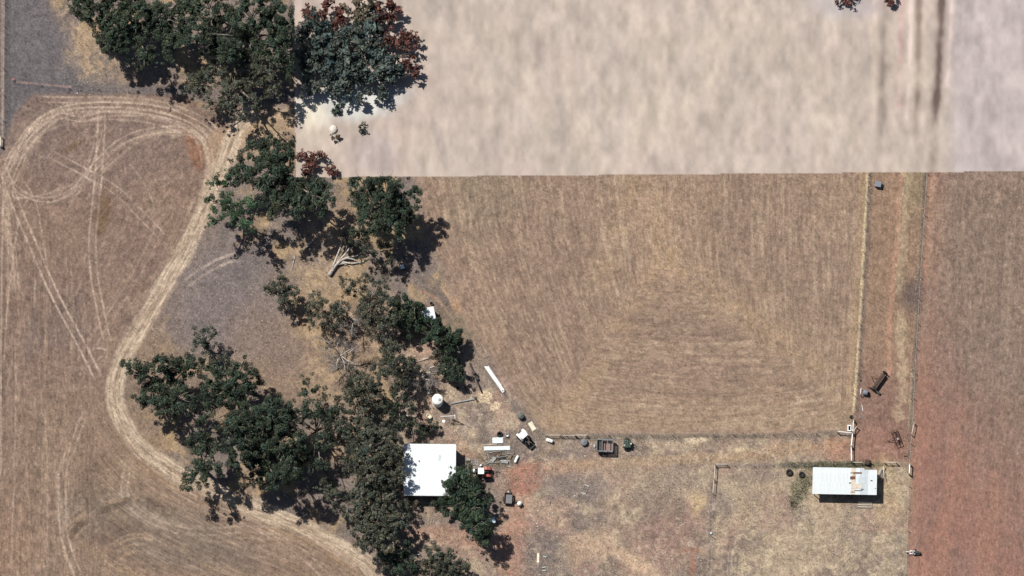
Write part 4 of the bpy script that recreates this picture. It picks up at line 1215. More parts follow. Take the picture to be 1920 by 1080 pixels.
MB().tube([(-.2, -.5, .3), (1.9, -.25, .16)], .05, 6).build('beam', M_RUSTDK, t)
MB().tube([(-.2, -.6, .3), (-.2, .3, .3)], .05, 6).build('crossbar', M_RUSTDK, t)
for y in (-.55, .2): MB().torus(.26, .05, (-.25, y, .3), 'y').build('wheel', M_RUSTDK, t)
simple('white_drum_lid', 'small white lid among the bush shadow south of the tank', 'lid', MB().lathe([(.3, 0), (.3, .08), (.001, .12)], 16), M_WHITE, 832, 790)
simple('white_tub', 'little white tub just west of the tank', 'tub', MB().lathe([(.2, 0), (.25, .3), (.22, .3), (.18, .05), (.001, .05)], 14), M_WHITE, 803, 737)

# ------------------------------------------------------------------ tractors
def wheel(parent, x, y, r, w):
    s = 1 if y > 0 else -1
    o = MB().lathe([(r * .55, -w / 2), (r * .94, -w / 2), (r, -w * .35), (r, w * .35), (r * .94, w / 2), (r * .55, w / 2), (r * .55, -w / 2)], 22, axis='y').build('wheel', M_BLACK, parent, (x, y, r))
    n = 18
    lug = MB()
    for k in range(n):
        a = 2 * math.pi * k / n
        lug.box((math.cos(a) * r, 0, math.sin(a) * r), (.05, w * .9, .07), 0, 0, -a)
    lug.build('tread', M_BLACK, o)
    MB().lathe([(.001, -w * .25), (r * .56, -w * .3), (r * .56, w * .3), (.001, w * .25)], 18, axis='y').build('rim', M_RED if parent.get('red') else M_STEEL, o)
    return o

def tractor(label, X, Y, rz, body, roof, roofdim, fender, canopy_z=2.35, cx=0.0):
    c = P(X, Y)
    t = thing('tractor', label, 'tractor', (c.x, c.y, 0), rz)
    if fender is M_RED: t['red'] = 1
    wheel(t, -.55, .72, .72, .42); wheel(t, -.55, -.72, .72, .42)
    wheel(t, 1.35, .62, .42, .26); wheel(t, 1.35, -.62, .42, .26)
    MB().box((.3, 0, .75), (1.9, .42, .4)).box((-.45, 0, .8), (.6, .7, .5)).build('chassis', M_DARK, t)
    hd = MB().box((.95, 0, 1.12), (1.25, .58, .5)).box((.95, 0, 1.39), (1.2, .42, .06)).build('bonnet', body, t)
    MB().box((1.585, 0, 1.1), (.03, .48, .42)).build('grille', M_DARK, hd)
    for y in (-.22, .22): MB().lathe([(.001, 0), (.07, 0), (.08, .05), (.001, .05)], 12, (1.6, y, 1.28), 'x').build('headlight', M_GLASS, t)
    for s in (-1, 1):
        f = MB()
        for k in range(6):
            a = rad(15 + k * 28)
            f.box((-.55 + math.cos(a) * .82, s * .66, .72 + math.sin(a) * .82), (.06, .46, .43), 0, 0, -a)
        f.build('mudguard', fender, t)
    MB().box((-.5, 0, 1.15), (.45, .5, .12)).box((-.72, 0, 1.4), (.1, .48, .45)).build('seat', M_BLACK, t)
    MB().torus(.2, .02, (.1, 0, 1.45), 'z').tube([(.3, 0, 1.2), (.1, 0, 1.45)], .025, 6).build('steering_wheel', M_BLACK, t)
    MB().tube([(.9, .2, 1.35), (.9, .2, 2.05)], .04, 8).build('exhaust', M_DARK, t)
    MB().tube([(1.35, -.6, .42), (1.35, .6, .42)], .06, 6).build('axle', M_DARK, t)
    if roof:
        for x in (-.95 + cx, .35 + cx):
            for y in (-.5, .5):
                MB().tube([(x, y * .9, .95), (x, y, canopy_z)], .03, 6).build('canopy_post', M_DARK, t)
        L, Wd = roofdim
        bmr = MB().box((-.3 + cx, 0, canopy_z + .05), (L, Wd, .1), taper=.94)
        bmr.build('canopy', roof, t)
    MB().box((-1.25, 0, .5), (.5, .08, .08)).box((-1.45, 0, .5), (.06, .7, .06)).build('drawbar', M_DARK, t)
    return t
t1 = tractor('tractor with white canopy parked facing south-east by the cream panel', 983, 822, rad(-48), M_DARK, M_WHITE, (1.25, 1.3), M_WHITE)
MB().tube([(1.7, -.45, .5), (2.25, -.45, .35)], .05, 6).tube([(1.7, .45, .5), (2.25, .45, .35)], .05, 6).box((2.3, 0, .35), (.25, 1.2, .35)).build('front_blade', M_DARK, t1)
t2 = tractor('red tractor with white canopy parked by the big shed corner', 908, 888, rad(180), M_DARK, M_WHITE, (1.15, 1.2), M_RED, 2.35, .9)
MB().tube([(-1.4, -.45, .5), (-2.6, -.35, .35)], .05, 6).tube([(-1.4, .45, .5), (-2.6, .35, .35)], .05, 6).tube([(-2.2, -.6, .35), (-2.2, .6, .35)], .05, 6).tube([(-2.6, -.35, .35), (-3.0, -.1, .3)], .05, 6).build('rear_linkage', M_DARK, t2)
simple('white_box', 'small white box in front of the red tractor', 'box', MB().box((0, 0, .28), (.55, .55, .56)).box((0, 0, .58), (.6, .6, .05)), M_WHITE, 887.5, 884, rad(5))
simple('white_jerrycan', 'tiny white can north of the red tractor', 'can', MB().box((0, 0, .2), (.4, .28, .4)).tube([(.1, 0, .4), (.15, 0, .5)], .04, 8), M_WHITE, 901.5, 873, rad(30))
simple('white_bucket', 'little white bucket east of the big shed shadow', 'bucket', MB().lathe([(.2, 0), (.26, .42), (.23, .42), (.18, .06), (.001, .06)], 16), M_WHITE, 878, 863)
for k, (X, Y) in enumerate([(889, 866), (895, 869), (892, 872)]):
    simple('steel_scrap', ['grey bent scrap nearest the white bucket', 'grey scrap loop nearest the red tractor', 'grey scrap piece lowest beside the red tractor'][k], 'scrap', MB().torus(.35, .04, (0, 0, .06), 'z', 12, 5).box((.1, 0, .1), (.7, .08, .05), .6 * k), M_STEEL, X, Y, k * .9, 0, 'scrap by the red tractor')

# ------------------------------------------------------------------ sheets, drums and scrap in the yard
def iron_sheet(label, X, Y, L, Wd, rz, m=M_ROOF, z=.06):
    c = P(X, Y)
    t = thing('roofing_iron_stack', label, 'roofing sheets', (c.x, c.y, 0), rz)
    for k in range(3):
        MB().sheet(L - .06 * k, Wd - .03 * k, .03, .2, .006).build('sheet', m, t, (random.uniform(-.04, .04), random.uniform(-.03, .03), z + k * .05), random.uniform(-.01, .01))
    for x in (-L * .35, L * .35):
        MB().box((x, 0, .025), (.1, Wd * .9, .05)).build('bearer', M_WOOD, t)
iron_sheet('short stack of white roofing iron south of the tyre', 933, 826, 2.05, 1.1, rad(1.5))
iron_sheet('long narrow stack of white roofing iron above the scrap heap', 932, 841, 4.9, .8, rad(1.5))
iron_sheet('cream sheet stack lying beside the field corner', 998, 799.5, 1.75, .85, rad(-58), M_CREAM)

def tyre_thing(label, X, Y, R, r, group=None, rim=False):
    c = P(X, Y)
    t = thing('old_tyre', label, 'tyre', (c.x, c.y, 0), random.uniform(0, 3), group)
    MB().lathe([(R - r * 1.1, 0.02), (R - r * .2, 0), (R, r * .4), (R, r * 1.2), (R - r * .2, r * 1.6), (R - r * 1.1, r * 1.55), (R - r * 1.2, r * 1.1), (R - r * 1.2, r * .4), (R - r * 1.1, .02)], 24).build('tyre', M_BLACK, t)
    tr_ = MB()
    for k in range(20):
        a = 2 * math.pi * k / 20
        tr_.box((math.cos(a) * R, math.sin(a) * R, r * .8), (.05, .09, r * 1.1), a)
    tr_.build('tread', M_BLACK, t)
    if rim:
        MB().lathe([(R - r * 1.15, r * .5), (R - r * 1.3, r * .8), (R - r * 1.6, r * .6), (.08, r * .6), (.08, r * .75), (.001, r * .75)], 20).build('rim', M_RUSTDK, t)
tyre_thing('black tyre lying north of the short white sheets', 937, 814.5, .52, .22)
tyre_thing('bigger tractor tyre with rusty rim west of the paddock shed', 1480, 886.5, .62, .26, 'tyres west of the paddock shed', True)
tyre_thing('smaller tractor tyre nearest the paddock shed', 1503.5, 890.5, .55, .24, 'tyres west of the paddock shed', True)
tyre_thing('small old tyre lying by the fence above the gate box', 1596.5, 782, .32, .12)

c = P(951, 815.5)
t = thing('crate_frame', 'tiny steel crate frame beside the black tyre', 'frame', (c.x, c.y, 0), rad(5))
f = MB()
for x in (-.22, .22):
    f.tube([(x, -.4, .05), (x, .4, .05)], .03, 5).tube([(x, -.4, .45), (x, .4, .45)], .03, 5)
    for y in (-.4, .4): f.tube([(x, y, .02), (x, y, .47)], .03, 5)
for y in (-.4, .4): f.tube([(-.22, y, .45), (.22, y, .45)], .03, 5)
f.build('frame', M_STEEL, t)
MB().box((0, -.25, .2), (.36, .28, .3)).build('white_cube', M_WHITE, t)

def lying_tank(label, X, Y, rz, L, R, feet=True):
    c = P(X, Y)
    t = thing('fuel_drum', label, 'drum', (c.x, c.y, 0), rz)
    zc = R + (.12 if feet else .0)
    MB().lathe([(.001, -L / 2), (R * .5, -L / 2 + .03), (R * .85, -L / 2 + .1), (R, -L / 2 + .22), (R, L / 2 - .22), (R * .85, L / 2 - .1), (R * .5, L / 2 - .03), (.001, L / 2)], 20, (0, 0, zc), 'x').build('shell', M_WHITE, t, smooth=True)
    MB().lathe([(.08, 0), (.08, .1), (.001, .1)], 10, (0, 0, zc + R - .02)).build('filler_cap', M_STEEL, t)
    if feet:
        for x in (-L * .3, L * .3): MB().box((x, 0, .1), (.1, R * 1.5, .2)).build('foot', M_DARK, t)
lying_tank('white drum lying at the west end of the rail fence', 1030.5, 827, rad(-20), 1.4, .34)
lying_tank('slim white gas cylinder lying east of the scrap heap', 968.5, 861.5, rad(66), 1.5, .26, False)

def bin_round(name, label, cat, X, Y, R, h, m, n=10, rz=0.0):
    c = P(X, Y)
    t = thing(name, label, cat, (c.x, c.y, 0), rz)
    MB().lathe([(R * .92, 0), (R, .05), (R, h * .72), (R * .86, h * .9), (R * .3, h), (.001, h + .02)], n).build('shell', m, t)
    MB().lathe([(R * .26, h - .02), (R * .26, h + .07), (.001, h + .09)], 12).build('lid', m, t)
bin_round('feed_bin', 'grey green feed bin beside the field corner fence', 'bin', 977, 781.5, .62, 1.0, M_GREENGREY, 8, .3)
bin_round('stock_feeder', 'grey domed stock feeder at the east end of the rail fence', 'feeder', 1095, 830, .72, .75, M_GREY, 9, .2)
c = P(1646, 347)
t = thing('grey_box', 'grey square box alone at the north end of the lane', 'box', (c.x, c.y, 0), rad(-8))
MB().box((0, 0, .42), (1.1, .95, .84)).build('body', M_BLUEGREY, t)
MB().box((0, 0, .88), (1.18, 1.03, .07)).build('lid', M_BLUEGREY, t)

# scrap heap
heap = [('rusty bent pipe on the scrap heap', M_RUST), ('grey steel bar on the scrap heap, lowest', M_STEEL)]
lab = ['rusty red pipe slanting at the heap centre', 'second rusty pipe slanting beside the heap centre', 'grey bar along the north of the scrap heap', 'grey bar across the middle of the scrap heap', 'pale bar at the south edge of the scrap heap', 'long grey bar at the south-west of the scrap heap', 'brown bar slanting at the east end of the scrap heap', 'thin grey bar at the west end of the scrap heap', 'dark angle iron in the heap middle', 'dark short bar in the heap middle', 'steel rod pointing to the gas cylinder', 'curved grey rod at the south-west heap']
spec = [(925, 857, 936, 848, M_RUST), (929, 862, 940, 850, M_RUST), (915, 850, 945, 846, M_STEEL), (920, 858, 952, 855, M_STEEL), (938, 864, 956, 865, M_WHITE), (910, 866, 936, 868, M_STEEL), (957, 862, 964, 850, M_RUST), (914, 852, 921, 864, M_STEEL), (934, 858, 950, 862, M_DARK), (938, 850, 946, 859, M_DARK), (950, 850, 966, 856, M_STEEL), (908, 872, 924, 863, M_STEEL)]
for k, (xa, ya, xb, yb, m) in enumerate(spec):
    mb, c, rz, L = long_plank('', '', '', xa, ya, xb, yb, 0, 0, None)
    o = MB().tube([(-L / 2, 0, 0), (0, .12 * (-1) ** k, .08), (L / 2, 0, 0)], .06, 6).build('scrap_bar', m, None, (c.x, c.y, .08 + .03 * (k % 4)), rz)
    tag(o, lab[k], 'scrap', 'bars of the scrap heap')
for k, (X, Y, L, a, lb) in enumerate([(940, 858, 1.5, 20, 'dark bent sheet in the middle of the scrap heap'), (946, 866, 1.3, -8, 'pale sheet at the south of the scrap heap'), (925, 862, 1.0, 50, 'grey sheet at the west of the scrap heap')]):
    simple('scrap_sheet', lb, 'scrap', MB().sheet(L, .6, .03, .15), [M_DARK, M_STEEL, M_WALL][k], X, Y, rad(a), .2, 'sheets of the scrap heap')

# ------------------------------------------------------------------ stock crate trailer, green machine, box trailer
c = P(1134, 838)
t = thing('stock_trailer', 'grey framed stock crate trailer parked below the fence', 'trailer', (c.x, c.y, 0), rad(-1))
L, Wd, H = 3.0, 2.2, 1.75
MB().box((0, 0, .62), (L, Wd, .08)).build('floor', M_FLOOR, t)
for s in (-1, 1):
    f = MB()
    for z in (.8, 1.05, 1.3, 1.55): f.box((0, s * Wd / 2, z), (L, .05, .1))
    f.build('side_rails', M_STEEL, t)
    f = MB()
    for z in (.8, 1.05, 1.3, 1.55): f.box((s * L / 2, 0, z), (.05, Wd - .08, .1))
    f.build('end_rails', M_STEEL, t)
    MB().lathe([(.2, -.1), (.36, -.1), (.36, .1), (.2, .1), (.2, -.1)], 20, axis='y').build('wheel', M_BLACK, t, (.1, s * (Wd / 2 + .12), .36))
    MB().box((0, s * Wd / 2, H), (L + .1, .12, .1)).build('top_rail', M_GREY, t)
for x in (-L / 2, -.5, .5, L / 2):
    for s in (-1, 1): MB().box((x, s * (Wd / 2 - .001), 1.15), (.09, .09, 1.1)).build('stanchion', M_GREY, t)
    MB().box((x, 0, H + .012), (.12, Wd - .1, .09)).build('cross_bar', M_GREY, t)
MB().box((-1.0, 0, 1.2), (1.0, Wd - .1, .04)).build('front_deck', M_DARK, t)
MB().tube([(-L / 2, -.6, .55), (-L / 2 - .75, 0, .5)], .05, 6).tube([(-L / 2, .6, .55), (-L / 2 - .75, 0, .5)], .05, 6).build('drawbar', M_STEEL, t)
MB().lathe([(.11, 0), (.14, .15), (.1, .32), (.001, .36)], 12, (-L / 2 - .45, 0, .5)).build('jockey_bottle', M_WHITE, t)

c = P(1177, 834)
t = thing('green_spreader', 'dark green trailed spreader east of the stock trailer', 'spreader', (c.x, c.y, 0), rad(-6))
MB().box((-.35, 0, .85), (.9, 1.7, .6), taper=.9).build('hopper', M_GREEN, t)
MB().box((.35, 0, .75), (.5, 1.3, .55)).build('gearbox', M_GREEN, t)
MB().box((-.35, 0, 1.18), (.1, 1.5, .06)).build('rib', M_DARK, t)
MB().box((-.35, .5, 1.18), (.5, .05, .06)).box((-.6, -.4, 1.17), (.25, .3, .05)).build('lid_bar', M_STEEL, t)
for y in (-.95, .95):
    MB().lathe([(.15, -.12), (.38, -.12), (.38, .12), (.15, .12), (.15, -.12)], 18, axis='y').build('wheel', M_BLACK, t, (-.2, y, .38))
MB().tube([(.5, -.4, .55), (1.5, 0, .45)], .06, 6).tube([(.5, .4, .55), (1.5, 0, .45)], .06, 6).build('drawbar', M_GREEN, t)
MB().lathe([(.001, 0), (.12, .02), (.12, .2), (.001, .24)], 12, (.62, 0, 1.02)).build('cap', M_WHITE, t)

c = P(953, 936)
t = thing('box_trailer', 'dark box trailer with grey floor parked east of the shed gum', 'trailer', (c.x, c.y, 0), rad(86))
MB().box((0, 0, .5), (1.9, 1.35, .06)).build('floor', M_GREY, t)
for s in (-1, 1):
    MB().box((0, s * .72, .7), (2.0, .08, .42)).build('side', M_RUSTDK, t)
    MB().lathe([(.14, -.1), (.32, -.1), (.32, .1), (.14, .1), (.14, -.1)], 18, axis='y').build('wheel', M_BLACK, t, (-.1, s * .9, .32))
    MB().box((-.1, s * .9, .68), (.8, .24, .05)).build('mudguard', M_RUSTDK, t)
for x in (-.97, .97): MB().box((x, 0, .7), (.08, 1.36, .42)).build('end_board', M_RUSTDK, t)
MB().tube([(.95, -.5, .45), (1.9, 0, .42)], .05, 6).tube([(.95, .5, .45), (1.9, 0, .42)], .05, 6).build('drawbar', M_RUSTDK, t)
MB().lathe([(.16, 0), (.18, .3), (.001, .34)], 12, (1.25, .03, .45)).build('toolbox_drum', M_STEEL, t)
MB().tube([(1.8, 0, .42), (2.1, -.05, .4)], .04, 6).build('coupling', M_STEEL, t)

c = P(974, 945.5)
t = thing('cement_mixer', 'white cement mixer drum on a dark frame below the box trailer', 'mixer', (c.x, c.y, 0), rad(30))
MB().lathe([(.001, -.45), (.28, -.4), (.45, -.1), (.45, .1), (.3, .4), (.26, .42), (.22, .38), (.001, .3)], 18, (0, 0, .6), 'x').build('drum', M_WHITE, t, smooth=True)
MB().tube([(-.2, -.6, 0), (-.2, -.52, .65), (-.2, .52, .65), (-.2, .6, 0)], .04, 6).tube([(-.2, .55, .5), (-.9, .75, .1)], .04, 6).build('stand', M_DARK, t)
MB().lathe([(.05, -.04), (.2, -.04), (.2, .04), (.05, .04)], 14, (-.3, .62, .2), 'y').build('wheel', M_BLACK, t)

c = P(923, 977)
t = thing('pale_blue_cabinet', 'pale blue steel cabinet under the edge of the shed gum', 'cabinet', (c.x, c.y, 0), rad(4))
MB().box((0, 0, .55), (1.05, 1.05, 1.1)).build('body', M_CHROMEBLUE, t)
MB().box((0, 0, 1.13), (1.12, 1.12, .06)).build('lid', M_CHROMEBLUE, t)
MB().tube([(.1, .5, .9), (.12, 1.5, 1.3)], .03, 6).build('pole', M_STEEL, t)
c = P(754, 502)
t = thing('white_beehive', 'white square beehive box under the edge of the rounded gum', 'beehive', (c.x, c.y, 0), rad(18))
MB().box((0, 0, .35), (.95, .95, .7)).build('body', M_RUSTDK, t)
MB().box((0, 0, .74), (1.0, 1.0, .08)).build('lid', M_GREY, t)
MB().box((0.02, 0.02, .79), (.7, .75, .03)).build('lid_sheet', M_WHITE, t)
c = P(870, 1052)
t = thing('lifting_hoist', 'upright steel A-frame hoist beside the southern grey gum', 'hoist', (c.x, c.y, 0), rad(10))
for x in (-.4, .4): MB().tube([(x * 1.4, -.5, 0), (x, 0, 1.6), (x * 1.4, .5, 0)], .05, 6).build('leg', M_DARK, t)
MB().tube([(-.42, 0, 1.6), (.42, 0, 1.6)], .05, 6).build('crossbar', M_STEEL, t)
MB().tube([(-.55, -.5, .3), (.55, -.5, .3)], .04, 6).build('brace', M_DARK, t)
c = P(777, 1041)
simple('white_batten', 'white batten lying between the two southern trees', 'batten', MB().box((0, 0, .05), (1.8, .16, .1)), M_WHITE, 777, 1041, rad(8))

# ------------------------------------------------------------------ implements of the eastern lane
def cultivator(label, X, Y, rz, L, Wd, rows_, name):
    c = P(X, Y)
    t = thing(name, label, 'implement', (c.x, c.y, 0), rz)
    for j in range(rows_):
        y = -Wd / 2 + Wd * j / (rows_ - 1)
        MB().box((0, y, .55), (L, .1, .1)).build('beam', M_RUSTDK, t)
        tn = MB()
        for k in range(int(L / .4)):
            x = -L / 2 + .2 + k * .4
            tn.tube([(x, y, .5), (x - .02, y - .2, .35), (x, y - .05, 0)], .03, 5)
        tn.build('tines', M_RUSTDK, t)
    for x in (-L / 2, -L / 6, L / 6, L / 2):
        MB().box((x, 0, .552), (.09, Wd, .09)).build('cross_member', M_RUST, t)
    return t
t = cultivator('rusty tine cultivator at the south end of the lane', 1681, 822, rad(-70), 3.0, 1.1, 3, 'tine_cultivator')
MB().tube([(-.2, -.55, .5), (-.1, -1.9, .3)], .05, 6).tube([(.4, -.55, .5), (-.1, -1.9, .3)], .05, 6).build('drawbar', M_RUST, t)
for x in (-.9, 1.0): MB().lathe([(.1, -.08), (.3, -.08), (.3, .08), (.1, .08)], 14, (x, .1, .3), 'y').build('wheel', M_BLACK, t)
MB().box((.3, .1, .7), (.4, .25, .2)).build('lift_box', M_STEEL, t)

c = P(1648, 716)
t = thing('seed_drill', 'long dark seed drill standing aslant in the lane', 'implement', (c.x, c.y, 0), rad(54))
MB().box((0, 0, .95), (3.4, .45, .5), taper=.85).build('seed_box', M_RUSTDK, t)
MB().box((0, -.1, .5), (3.6, .12, .12)).build('beam', M_DARK, t)
MB().box((0, .35, .5), (3.6, .1, .1)).build('beam', M_RUSTDK, t)
for x in (-1.95, 1.95):
    MB().lathe([(.3, -.1), (.55, -.1), (.55, .1), (.3, .1), (.3, -.1)], 20, axis='x').build('wheel', M_BLACK, t, (x, 0, .55))
for k in range(10):
    MB().tube([(-1.5 + k * .33, -.1, .7), (-1.5 + k * .33, -.3, .1)], .04, 5).build('coulter', M_DARK, t)
MB().tube([(-.9, .35, .5), (-.1, 1.8, .4)], .05, 6).tube([(.6, .35, .5), (-.1, 1.8, .4)], .05, 6).build('drawbar', M_RUST, t)
MB().box((-1.8, -.75, .3), (.3, 1.3, .2)).box((-1.8, -1.3, .3), (.45, .4, .3)).build('marker_arm', M_DARK, t)
MB().box((-1.9, .9, .2), (.35, .35, .35)).build('weight', M_RUST, t)

c = P(1621, 737)
t = thing('tipped_drum', 'grey drum lying with a white ring leaned on it in the lane', 'drum', (c.x, c.y, 0), rad(-8))
MB().lathe([(.001, -.55), (.4, -.5), (.5, -.3), (.52, .3), (.48, .4), (.001, .4)], 18, (.2, 0, .52), 'x').build('shell', M_BLUEGREY, t, smooth=True)
MB().torus(.62, .07, (-.75, 0, .6), 'x', 24, 8).build('white_ring', M_WHITE, t)
simple('dark_pot', 'tiny dark pot north of the tipped drum', 'pot', MB().lathe([(.14, 0), (.18, .25), (.001, .26)], 10), M_RUSTDK, 1613, 713)
simple('lane_pipe', 'thin white pipe lying south of the tipped drum', 'pipe', MB().tube([(-.6, 0, 0), (.6, 0, 0)], .05, 6), M_WHITE, 1617, 765, rad(-80), .05)
simple('wire_coil', 'loose grey wire coil south of the thin white pipe', 'wire', MB().torus(.35, .035, (0, 0, .04)).box((.2, 0, .06), (.8, .05, .04)), M_STEEL, 1615, 781, .4)

c = P(1592.5, 804)
t = thing('pump_box', 'white box with a dark opening beside the gate post', 'box', (c.x, c.y, 0), 0)
for x in (-.28, .28): MB().box((x, 0, .35), (.16, 1.15, .7)).build('side', M_WHITE, t)
for y in (-.5, .5): MB().box((0, y, .35), (.39, .16, .7)).build('end', M_WHITE, t)
MB().box((0, 0, .1), (.39, .83, .1)).build('floor', M_BLACK, t)
c = P(1626, 868)
t = thing('dark_hopper', 'dark tub standing on the paddock fence line', 'tub', (c.x, c.y, 0), rad(-8))
MB().box((0, 0, .4), (.9, 1.0, .8), taper=.9).build('body', M_DARK, t)
MB().box((0, 0, .83), (.7, .8, .06)).build('lid', M_RUSTDK, t)

c = P(1712, 1036)
t = thing('pump_trailer', 'small pump trailer with dark motor by the red field', 'trailer', (c.x, c.y, 0), rad(-4))
MB().box((.3, .22, .4), (1.9, .12, .1)).build('frame_rail', M_WHITE, t)
MB().box((.3, -.3, .4), (2.0, .12, .1)).build('frame_rail', M_WHITE, t)
MB().box((-.9, 0, .4), (1.0, .1, .08)).build('drawbar', M_WHITE, t)
MB().box((.75, -.02, .65), (.95, .42, .4)).build('motor', M_DARK, t)
MB().box((-.05, 0, .55), (.3, .45, .25)).build('pump', M_STEEL, t)
for y in (-.48, .48): MB().lathe([(.08, -.05), (.22, -.05), (.22, .05), (.08, .05)], 14, (.4, y, .22), 'y').build('wheel', M_BLACK, t)

c = P(1097, 918)
t = thing('bed_frame', 'light wire bed frame lying in the grey patch', 'frame', (c.x, c.y, 0), rad(68))
f = MB()
f.tube([(-.8, -.4, .1), (.8, -.4, .1)], .035, 6).build('rail', M_STEEL, t)
MB().tube([(-.8, .4, .1), (.8, .4, .1)], .035, 6).build('rail', M_STEEL, t)
for x in (-.8, .8): MB().tube([(x, -.45, .12), (x, .45, .12)], .05, 6).build('end_bar', M_WHITE, t)
for (X, Y, dx, dy, nm, lb, m, rz) in [(1009, 1046, 1.8, .42, 'timber_slab', 'pale timber slab lying on the grey southern patch', M_CREAM, 88)]:
    simple(nm, lb, 'slab', MB().box((0, 0, .06), (dx, dy, .12)), m, X, Y, rad(rz))
for k, (X, Y, lb) in enumerate([(1021, 1044, 'pale green trough piece east of the timber slab'), (1020, 1064, 'upper pale green trough piece south of the slab'), (1020, 1070, 'lower pale green trough piece south of the slab')]):
    simple('trough_piece', lb, 'trough', MB().tube([(-.35, 0, 0), (.35, 0, 0)], .1, 8), mat('pale_green_glass', (.5, .6, .55), .3), X, Y, rad(-20 if k == 0 else 10), .1, 'trough pieces on the southern patch')
simple('trough_float', 'small round pale float beside the western paddock fence', 'float', MB().lathe([(.2, 0), (.25, .12), (.2, .25), (.001, .3)], 12), M_CHROMEBLUE, 1333.5, 1000)

# pale stones and rubbish over the yard: small but each its own
spots = [(1036, 962, 'north'), (1029, 966, 'a'), (1008, 987, 'b'), (1007, 982, 'c'), (1009, 958, 'd'), (1078, 930, 'e'), (1308, 912, 'f'), (1376, 937, 'g'), (1309, 1046, 'h'), (1682, 1028, 'i'), (1097, 855, 'j'), (955, 875, 'k'), (1450, 930, 'l'), (145, 175, 'm'), (110, 890, 'n'), (904, 778, 'o')]
stlab = ['pale stone north-east of the two white bits by the yard track', 'pale stone beside the yard track, just west of its neighbour', 'pale stone lowest by the yard track', 'pale stone second lowest by the yard track', 'pale stone closest below the cement mixer', 'pinkish stone west of the bed frame', 'pale stone north of the western paddock strainer posts', 'pale stone inside the paddock near its western fence', 'pale stone beside the reddish gully', 'pale stone in the paddock near the pump trailer', 'pale stone south of the stock feeder', 'pale stone below the scrap heap', 'pale stone inside the paddock below the tyres', 'pale stone on the northern turning loop', 'pale stone out in the western stubble', 'pale stone below the sand heaps']
for k, (X, Y, _) in enumerate(spots):
    mb = MB().lathe([(.10, -.03), (.14, .04), (.10, .10), (.001, .13)], 7)
    mb.v = [(x * random.uniform(.8, 1.25), y * random.uniform(.8, 1.25), z) for x, y, z in mb.v]
    simple('pale_stone', stlab[k], 'stone', mb, M_STONE, X, Y, k * 1.1, 0, 'pale stones scattered over the farm')
for k, (X, Y, lb) in enumerate([(1032, 944, 'small dark stick standing in the yard grass'), (1470, 1039, 'small dark stick lying in the paddock'), (1697, 855, 'dark clod by the paddock corner gate')]):
    simple('dark_stick', lb, 'stick', MB().tube([(-.3, 0, .05), (0, .05, .12), (.3, 0, .05)], .05, 5), M_RUSTDK, X, Y, 1.2 + k)
mb = MB().lathe([(.7, -.05), (.8, .1), (.6, .45), (.25, .6), (.001, .62)], 9)
mb.v = [(x * random.uniform(.8, 1.2), y * random.uniform(.85, 1.35), z) for x, y, z in mb.v]
simple('pale_boulder', 'large pale boulder below the rust rimmed tree', 'boulder', mb, M_STONE, 625, 243, 0)
mb = MB().lathe([(.5, -.05), (.55, .1), (.4, .3), (.001, .4)], 8)
simple('white_boulder', 'white boulder at the west foot of the rust rimmed tree', 'boulder', mb, M_STONE, 573, 162, 0)

# ------------------------------------------------------------------ fallen and dead timber
def branchy(name, label, cat, X, Y, stems, m, base_z=.15):
    c = P(X, Y)
    t = thing(name, label, cat, (c.x, c.y, 0))
    for pts, r0, r1 in stems:
        q = [tuple(P(a, b, z) - c) for a, b, z in pts]
        n = len(q)
        MB().tube(q, [r0 + (r1 - r0) * i / (n - 1) for i in range(n)], 7).build('limb', m, t, smooth=True)
branchy('fallen_tree', 'large fallen dead tree with splayed pale limbs', 'fallen tree', 618, 515,
        [([(617, 517, .3), (628, 500, .5), (640, 489, .6), (655, 484, .7), (672, 480, .5)], .42, .12), ([(622, 508, .5), (630, 488, .9), (638, 468, 1.2), (642, 452, 1.4)], .26, .09),
         ([(636, 490, .6), (648, 478, 1.0), (658, 465, 1.3), (664, 450, 1.5)], .22, .07), ([(640, 492, .4), (660, 495, .3), (680, 492, .25), (690, 485, .3)], .2, .05), ([(650, 485, .8), (665, 488, .5), (680, 498, .2)], .16, .05),
         ([(630, 497, .6), (645, 495, .3), (655, 500, .15)], .18, .06), ([(648, 480, .9), (650, 465, 1.2), (648, 455, 1.4)], .14, .05), ([(655, 470, 1.2), (668, 462, 1.5), (676, 452, 1.6)], .12, .04)], M_DEADWOOD)
branchy('fallen_branch', 'lone bent branch lying on the mauve ground', 'branch', 550, 492, [([(552, 480, .1), (552, 488, .15), (549, 496, .1), (548, 506, .1)], .1, .05)], M_DEADWOOD)
branchy('fallen_branch', 'dark fallen branch below the big spreading gum', 'branch', 578, 460, [([(567, 473, .1), (576, 463, .2), (588, 450, .3), (590, 443, .3)], .13, .06), ([(576, 463, .2), (584, 462, .15)], .07, .03)], M_DEADWOOD)
branchy('leaning_trunk', 'thick dark leaning trunk below the small leaning gum', 'trunk', 545, 590, [([(552, 602, .2), (546, 590, .8), (538, 580, 1.6), (534, 572, 2.4)], .32, .2), ([(560, 608, .1), (552, 602, .2)], .34, .32)], M_BARK)
branchy('pale_limb', 'pale dead limb crossing between the grove gums', 'branch', 400, 795, [([(390, 806, .2), (398, 796, .8), (410, 788, 1.4), (422, 782, 1.8)], .13, .05), ([(398, 796, .8), (402, 786, 1.2)], .07, .04)], M_DEADWOOD)

